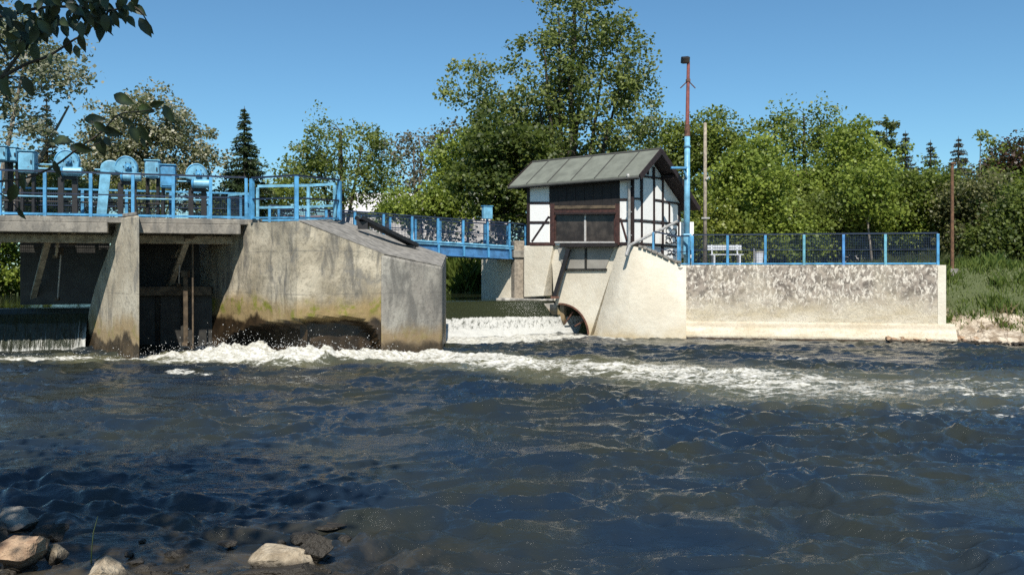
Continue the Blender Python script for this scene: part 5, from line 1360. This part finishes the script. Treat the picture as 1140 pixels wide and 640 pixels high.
tree('hedge', 'dense hedge filling the ground behind the mesh railing', 910, 43.5, [(830, 280, 60, 26), (930, 278, 70, 26), (1020, 276, 60, 28), (1090, 275, 50, 26), (770, 272, 40, 26)], 260, 22000, 0.17, *DARKG, cat='hedge', seed=80, r0=0.06, shell=0.3)
tree('hedge', 'distant hedge closing the gaps between the tree trunks', 900, 58, [(800, 232, 60, 40), (880, 232, 60, 34), (960, 228, 60, 36), (1040, 232, 60, 36), (1110, 236, 60, 36)], 300, 24000, 0.22, *GREEN, cat='hedge', seed=81, r0=0.06, shell=0.2)
tree('hedge', 'undergrowth directly behind the hut roof', 690, 45, [(660, 195, 50, 34), (720, 205, 40, 36), (620, 200, 40, 40), (600, 235, 40, 36)], 170, 15000, 0.18, *DARKG, cat='hedge', seed=82, r0=0.06, shell=0.2)
for px, lab in ((848, 'pale slender trunk seen above the litter bin'), (968, 'pale slender trunk seen through the right part of the mesh railing')):
    tree('birch_tree', lab, px, 38.6, [(px, 205, 20, 20), (px + 6, 225, 18, 16)], 40, 3000, 0.15, *FRESH, seed=90 + px % 7, r0=0.06, bark='bark_pale')

# ================================================================== GRASS
def blades(n, xyz, hgt, width, c0, c1, name, label, seed, lean=0.35):
    r = np.random.default_rng(seed); m = len(xyz)
    a = r.random(m) * 6.283; d = np.stack([np.cos(a), np.sin(a), np.zeros(m)], 1)
    h = (hgt * (0.5 + r.random(m)) * np.clip(1.0 + 2.2 * fbm(xyz[:, 0] * 1.1, xyz[:, 1] * 1.6, 4), 0.3, 2.4))[:, None]; wv = np.stack([-d[:, 1], d[:, 0], np.zeros(m)], 1) * width
    top = xyz + np.array([0, 0, 1]) * h + d * h * lean * r.random((m, 1)) * 2
    mid = xyz + np.array([0, 0, 0.55]) * h + d * h * lean * 0.3
    v = np.stack([xyz - wv * 0.5, xyz + wv * 0.5, mid + wv * 0.4, top], 1).reshape(-1, 3)
    col = mixcol(c0, c1, np.clip(r.normal(0.5, 0.3, m), 0, 1))
    o = np_mesh(name, v, np.arange(4 * m).reshape(-1, 4), M['leaf'], attrs={'tint': np.repeat(col, 4, 0)})
    return tag(o, label, kind='stuff')
gr = np.random.default_rng(5)
gx, gy, gz, d = BANK
m = 52000; ii = gr.integers(0, gx.size, m); sel = ii
X = gx.ravel()[sel] + gr.normal(0, 0.06, m); Y = gy.ravel()[sel] + gr.normal(0, 0.03, m); Z = gz.ravel()[sel]; D = d.ravel()[sel]
keep = (D > 1.15 + 0.5 * fbm(X * 0.9, Y * 0.9, 3) * 2) & (X < 24) & ~((X < 14.6) & (D < 2.2)) & (X > 14.2)
blades(0, np.stack([X, Y, Z - 0.03], 1)[keep], 0.22, 0.028, (0.05, 0.09, 0.016), (0.20, 0.25, 0.06), 'bank_grass', 'long grass on the bank right of the terrace wall', 6)
# dry weeds
kd = (D > 0.7) & (D < 1.9) & (X < 22) & (fbm(X * 1.4 + 8, Y * 1.4, 3) > 0.2) & (X > 14.4)
blades(0, np.stack([X, Y, Z - 0.03], 1)[kd], 0.26, 0.02, (0.16, 0.11, 0.06), (0.34, 0.26, 0.14), 'dry_weeds', 'dry straw coloured weeds on the bank edge', 7)
m = 26000
X = gr.uniform(-12, 1.5, m); Y = gr.uniform(39.5, 45.5, m)
Z = ground_z(X, Y); kp = (Z > POOL - 0.05)
blades(0, np.stack([X, Y, Z], 1)[kp], 0.6, 0.05, (0.06, 0.10, 0.016), (0.17, 0.21, 0.045), 'reeds', 'bright reeds on the far bank above the weir', 8)
m = 30000
X = gr.uniform(14, 32, m); Y = gr.uniform(31.5, 40, m); Z = ground_z(X, Y)
blades(0, np.stack([X, Y, Z], 1), 0.35, 0.04, (0.04, 0.06, 0.02), (0.12, 0.13, 0.05), 'meadow_grass', 'tall grass on the meadow right of the terrace', 9)

# ================================================================== STONES
def stone(name, c, size, mat, label, seed, rz=0.0, cat='stone', group=None, rough=0.22, flat_top=None, layers=False, tilt=(0, 0), box=0.8):
    r = np.random.default_rng(seed)
    bm = bmesh.new(); bmesh.ops.create_icosphere(bm, subdivisions=4, radius=1.0)
    nd = r.normal(0, 1, (15, 3)); nd /= np.linalg.norm(nd, axis=1, keepdims=True); cut = 0.5 + 0.32 * r.random(15)
    Mr = Matrix.Rotation(rz, 3, 'Z') @ Matrix.Rotation(tilt[0], 3, 'X') @ Matrix.Rotation(tilt[1], 3, 'Y')
    for v in bm.verts:
        p = np.array(v.co)
        p = np.sign(p) * np.abs(p) ** box
        for n_, k_ in zip(nd, cut):
            s_ = p @ n_
            if s_ > k_: p = p - n_ * (s_ - k_)
        f1 = float(fbm(np.array([p[0] * 1.6 + seed]), np.array([p[1] * 1.6 + p[2] * 1.3]), 4)[0]); f2 = float(fbm(np.array([p[0] * 6 + seed]), np.array([p[2] * 6 + p[1] * 5]), 3)[0])
        p = p * (1 + rough * f1 + 0.07 * f2)
        if layers: p[:2] *= 1 + 0.07 * math.copysign(abs(math.sin(p[2] * 9 + 2 * f1)) ** 0.4, math.sin(p[2] * 9 + 2 * f1))
        v.co = Vector(c) + Mr @ Vector((p[0] * size[0] / 2, p[1] * size[1] / 2, p[2] * size[2] / 2))
    me = bpy.data.meshes.new(name); bm.to_mesh(me); bm.free()
    me.materials.append(M[mat]); o = bpy.data.objects.new(name, me); COL.objects.link(o)
    return tag(o, label, cat, group)
def st(px, py, Y, wpx, hpx, dep, mat, label, seed, by=None, **kw):
    Y = EYE * FPX / ((by or (py + 0.36 * hpx)) - 300)
    s_ = Y / FPX; c = P(px, py, Y)
    return stone('stone', c, (wpx * s_, dep, hpx * s_), mat, label, seed, group='stones along the near bank', **kw)
st(313, 620, 7.15, 96, 27, 0.40, 'rock_pale', 'large pale flat stone tilted at the water edge, sunlit on top', 101, by=635, rz=0.15, tilt=(0.35, -0.14), rough=0.12)
st(347, 613, 7.2, 46, 36, 0.26, 'rock_dark', 'dark mossy stone behind the right end of the pale flat stone', 102, by=629, rz=0.4)
st(318, 636, 6.95, 112, 18, 0.3, 'rock_dark', 'wet black stone under the pale flat stone', 103)
st(340, 597, 7.7, 34, 16, 0.25, 'rock_dark', 'small dark stone awash behind the pale flat stone', 104)
st(24, 615, 7.0, 46, 64, 0.36, 'rock_brown', 'brown layered block standing upright at the left corner', 105, layers=True, rough=0.08, box=0.42)
st(20, 582, 7.5, 60, 26, 0.4, 'rock_grey', 'dark grey slab lying above the layered block', 106, tilt=(0.2, 0.1), box=0.5)
st(58, 594, 7.6, 40, 24, 0.3, 'rock_dark', 'dark reddish stone in the shallows right of the grey slab', 107)
st(63, 618, 7.0, 34, 30, 0.25, 'rock_pale', 'small pale block with a dark crack right of the layered block', 108, rough=0.1, box=0.5)
st(118, 636, 6.75, 50, 40, 0.3, 'rock_pale', 'smooth pale triangular stone at the lower edge', 109, tilt=(0, 0.5), rough=0.1)
st(185, 637, 6.7, 44, 18, 0.3, 'rock_dark', 'low wet stone right of the triangular stone', 110)
st(252, 604, 7.6, 26, 7, 0.2, 'rock_dark', 'tiny stone just breaking the surface left of the pale flat stone', 111)
st(365, 586, 8.0, 40, 7, 0.25, 'rock_dark', 'low stone with ripples behind the mossy stone', 112)
st(150, 628, 6.9, 30, 12, 0.22, 'rock_grey', 'small grey stone between the triangular and the low wet stone', 113)
st(-4, 600, 7.0, 30, 40, 0.3, 'rock_dark', 'dark stone half out of the left edge', 114)
st(84, 640, 6.6, 50, 14, 0.3, 'rock_grey', 'flat grey stone under the small pale block', 115)
# broken clods along the foot of the right bank
r = np.random.default_rng(77); vs, fs2 = [], []
bm = bmesh.new()
for i in range(420):
    x = r.uniform(12.4, 19.5); y = np.interp(x, [11.2, 13.5, 14.5, 30], [28.2, 27.7, 27.72, 27.6]) + r.normal(0, 0.12) + (0.5 * r.random() if r.random() < 0.35 else 0); z = 0.0 + 0.3 * max(0, y - 27.7)
    s_ = 0.04 + 0.11 * r.random() ** 2
    res = bmesh.ops.create_icosphere(bm, subdivisions=1, radius=1.0)
    q = Matrix.Rotation(r.random() * 6, 3, 'Z')
    for v in res['verts']:
        p = q @ Vector((v.co.x * (1.3 + 0.7 * r.random()), v.co.y, v.co.z * 0.6)) * s_ * (0.8 + 0.4 * r.random()); v.co = Vector((x, y, z)) + p
me = bpy.data.meshes.new('clods'); bm.to_mesh(me); bm.free(); me.materials.append(M['rock_brown'])
o = bpy.data.objects.new('clods', me); COL.objects.link(o); tag(o, 'broken brown clods along the foot of the right bank', kind='stuff')
# pebbles in the shallows
bm = bmesh.new(); r = np.random.default_rng(78)
for i in range(110):
    x = r.uniform(-5.4, -1.3); y = 6.4 + abs(r.normal(0, 0.55)) + 0.12 * max(0, -x - 3); s_ = 0.02 + 0.06 * r.random() ** 2
    res = bmesh.ops.create_icosphere(bm, subdivisions=2, radius=1.0); q = Matrix.Rotation(r.random() * 6, 3, 'Z'); zc = r.uniform(-0.02, 0.035)
    for v in res['verts']:
        d_ = 1 + 0.25 * math.sin(5 * v.co.x + i) * math.cos(4 * v.co.y + 2 * i)
        v.co = Vector((x, y, zc)) + (q @ Vector((v.co.x * 1.4, v.co.y, v.co.z * 0.7))) * s_ * d_
me = bpy.data.meshes.new('pebbles'); bm.to_mesh(me); bm.free(); me.materials.append(M['rock_dark'])
o = bpy.data.objects.new('pebbles', me); COL.objects.link(o); tag(o, 'dark wet pebbles in the shallows at the near bank', kind='stuff')
# grass stalk at the left
a = P(103, 640, 6.7)
g = thing('grass_stalk', a, 'single dark grass stalk bending up from the near bank', 'plant')
MB().tube([P(101, 640, 6.7), P(102, 612, 6.7), P(104, 592, 6.72), P(109, 574, 6.75)], [0.006, 0.005, 0.004, 0.002], 5).build('stem', M['near_leaf'], g)
MB().tube([P(101, 638, 6.7), P(108, 622, 6.68), P(118, 615, 6.65)], [0.005, 0.004, 0.002], 5).build('blade', M['near_leaf'], g)

# ================================================================== NEAR TREE WHOSE BRANCHES HANG INTO THE PICTURE
nt_base = Vector((-6.6, 2.2, 0.5))
near = thing('near_tree', nt_base, 'near tree whose dark leafy twigs hang into the upper left corner', 'tree')
LY = 5.5
def lp3(px, py, dy=0.0): return P(px, py, LY + dy)
mb = MB()
mb.tube([nt_base - Vector((0, 0, 0.5)), nt_base + Vector((0.1, 0.1, 2.2)), nt_base + Vector((0.0, 0.3, 4.5)), nt_base + Vector((0.5, 0.0, 7.5)), nt_base + Vector((1.2, -0.4, 10))], [0.2, 0.17, 0.14, 0.1, 0.04], 10)
mb.build('trunk', M['bark'], near, smooth=True)
tw_ = nt_base + Vector((0.0, 0.3, 4.5)); tw2 = nt_base + Vector((0.1, 0.1, 2.6))
TW = [([tw_, lp3(-120, 60), lp3(-30, 24), lp3(10, 17), lp3(45, 9), lp3(85, 8), lp3(120, 12), lp3(150, 8), lp3(165, 26)], 0.014),
      ([tw_, lp3(-130, 150), lp3(-40, 105), lp3(2, 86), lp3(28, 72), lp3(55, 62), lp3(80, 46), lp3(96, 36), lp3(112, 20)], 0.016),
      ([lp3(2, 86), lp3(14, 70), lp3(24, 56), lp3(32, 38), lp3(60, 16), lp3(74, -6)], 0.012),
      ([lp3(-30, 24), lp3(0, 50), lp3(12, 66), lp3(25, 40)], 0.01),
      ([lp3(85, 8), lp3(78, 18), lp3(98, 34)], 0.007), ([lp3(120, 12), lp3(118, 28), lp3(126, 40)], 0.006),
      ([lp3(2, 86), lp3(16, 86), lp3(28, 86)], 0.006), ([lp3(-8, 92), lp3(4, 102), lp3(10, 116)], 0.006),
      ([tw2, lp3(-150, 230), lp3(-20, 205, .05), lp3(30, 198, .05), lp3(62, 184, .03), lp3(86, 166), lp3(112, 148), lp3(132, 128), lp3(158, 124), lp3(186, 120)], 0.009),
      ([lp3(112, 148), lp3(108, 140), lp3(100, 134)], 0.004), ([lp3(132, 128), lp3(146, 140), lp3(156, 152)], 0.004), ([lp3(86, 166), lp3(98, 164), lp3(112, 158)], 0.004),
      ([lp3(-20, 205, .05), lp3(10, 222, .05), lp3(24, 240, .05)], 0.005)]
for pts, r_ in TW:
    n_ = len(pts); mb = MB(); cpts = crom([Vector(p) for p in pts], 4); k_ = len(cpts)
    mb.tube(cpts, [r_ * (1 - 0.85 * i / (k_ - 1)) + 0.0015 for i in range(k_)], 6); mb.build('branch', M['bark'], near, smooth=True)
# one leaf mesh, shared
bm = bmesh.new(); prof = [(0, 0.004), (0.12, 0.13), (0.3, 0.235), (0.5, 0.245), (0.72, 0.16), (0.88, 0.06), (1.0, 0.0)]
rows_ = []
for t, wd in prof:
    zc = -0.10 * t * t
    rows_.append([bm.verts.new((t, s_ * wd, zc + abs(s_) * wd * 0.35)) for s_ in ((-1, 0, 1) if wd > 0.001 else (0,))])
for a, c in zip(rows_[:-1], rows_[1:]):
    if len(c) == 3: [bm.faces.new((a[i], a[i + 1], c[i + 1], c[i])) for i in range(2)]
    else: bm.faces.new((a[0], a[1], c[0])); bm.faces.new((a[1], a[2], c[0]))
lm = bpy.data.meshes.new('leaf'); bm.to_mesh(lm); bm.free(); lm.materials.append(M['near_leaf'])
for p in lm.polygons: p.use_smooth = True
def leaf(px, py, ang, lenpx, dy, roll=0.0, yaw=0.0):
    o = bpy.data.objects.new('leaf', lm); COL.objects.link(o); o.parent = near
    L = lenpx * LY / FPX
    x = Vector((math.cos(ang), yaw, math.sin(ang))).normalized(); n_ = Vector((0, -1, 0.0)); y = n_.cross(x).normalized(); n_ = x.cross(y)
    Mx = Matrix((x, y, n_)).transposed() @ Matrix.Rotation(roll, 3, 'X')
    c = lp3(px, py, dy) - x * L / 2
    o.matrix_parent_inverse = Matrix.Translation(-nt_base)
    o.matrix_basis = Matrix.Translation(c) @ Mx.to_4x4() @ Matrix.Scale(L, 4)
lr = random.Random(3)
for x, y, a, l in ((138, 111, -25, 26), (163, 122, -15, 22), (188, 127, -58, 24), (175, 116, 12, 17), (106, 133, 2, 24), (113, 142, -35, 19), (125, 147, -20, 22), (143, 136, -30, 15), (150, 150, -72, 21), (161, 150, -62, 21), (160, 158, -80, 16), (113, 164, -82, 24), (70, 157, -4, 26), (93, 165, -20, 24), (84, 167, -48, 16), (120, 158, -60, 14), (64, 188, -70, 20), (26, 204, -100, 22), (14, 216, -120, 24), (24, 238, -60, 16)):
    leaf(x, y, R(a), l * 1.02, lr.uniform(-.06, .06), lr.uniform(-0.5, 0.5), lr.uniform(-0.3, 0.3))
for x, y, a, l in ((162, 31, -60, 24), (155, 12, -35, 22), (168, 33, -65, 14), (112, 37, -95, 22), (92, 48, -85, 22), (56, 66, -80, 14), (32, 97, -75, 24), (128, 22, -70, 20), (138, 16, -80, 22), (146, 24, -55, 16), (120, 30, -60, 20), (76, 52, -85, 20), (86, 58, -75, 16), (40, 60, -85, 26), (100, 20, -60, 22), (4, 90, -70, 24), (6, 100, -60, 20)):
    leaf(x, y, R(a), l * 1.02, lr.uniform(-.06, .06), lr.uniform(-0.5, 0.5), lr.uniform(-0.3, 0.3))
for i in range(170):
    t = lr.random(); x = lr.uniform(-30, 122) if i < 138 else lr.uniform(90, 150); top = np.interp(x, [-30, 20, 60, 110, 150], [0, 6, -4, -4, -2]); bot = np.interp(x, [-30, 0, 30, 60, 95, 120, 150], [62, 58, 56, 36, 34, 26, 20])
    y = lr.uniform(top, bot)
    leaf(x, y, R(lr.gauss(-72, 28)), lr.uniform(13, 22), lr.uniform(-.28, .28), lr.uniform(-0.9, 0.9), lr.uniform(-0.5, 0.5))
# the rest of its crown stands outside the picture and shades the twigs and the corner of the bank
r = np.random.default_rng(15)
cl = np.array([-4.2, 1.7, 8.6]) + r.normal(0, 1, (150, 3)) * np.array([1.15, 0.55, 0.9])
cl2 = np.array([-6.5, 2.0, 7.4]) + r.normal(0, 1, (70, 3)) * np.array([1.6, 1.4, 1.3])
cl = np.concatenate([cl, cl2]); cl = cl[(cl[:, 2] > 5.9 + 0.45 * (cl[:, 1])) & (cl[:, 1] > 0.75 + 0.84 * (cl[:, 2] - 8.6) * 0 )]
v, f_, off = leaves_np(cl, 42, np.full(len(cl), 0.38), 0.13, 0.7, r, 0.6)
o = np_mesh('crown', v, f_, M['leaf'], near, attrs={'tint': np.repeat(mixcol((0.03, 0.05, 0.012), (0.09, 0.12, 0.03), r.random(len(f_))), 4, 0)})
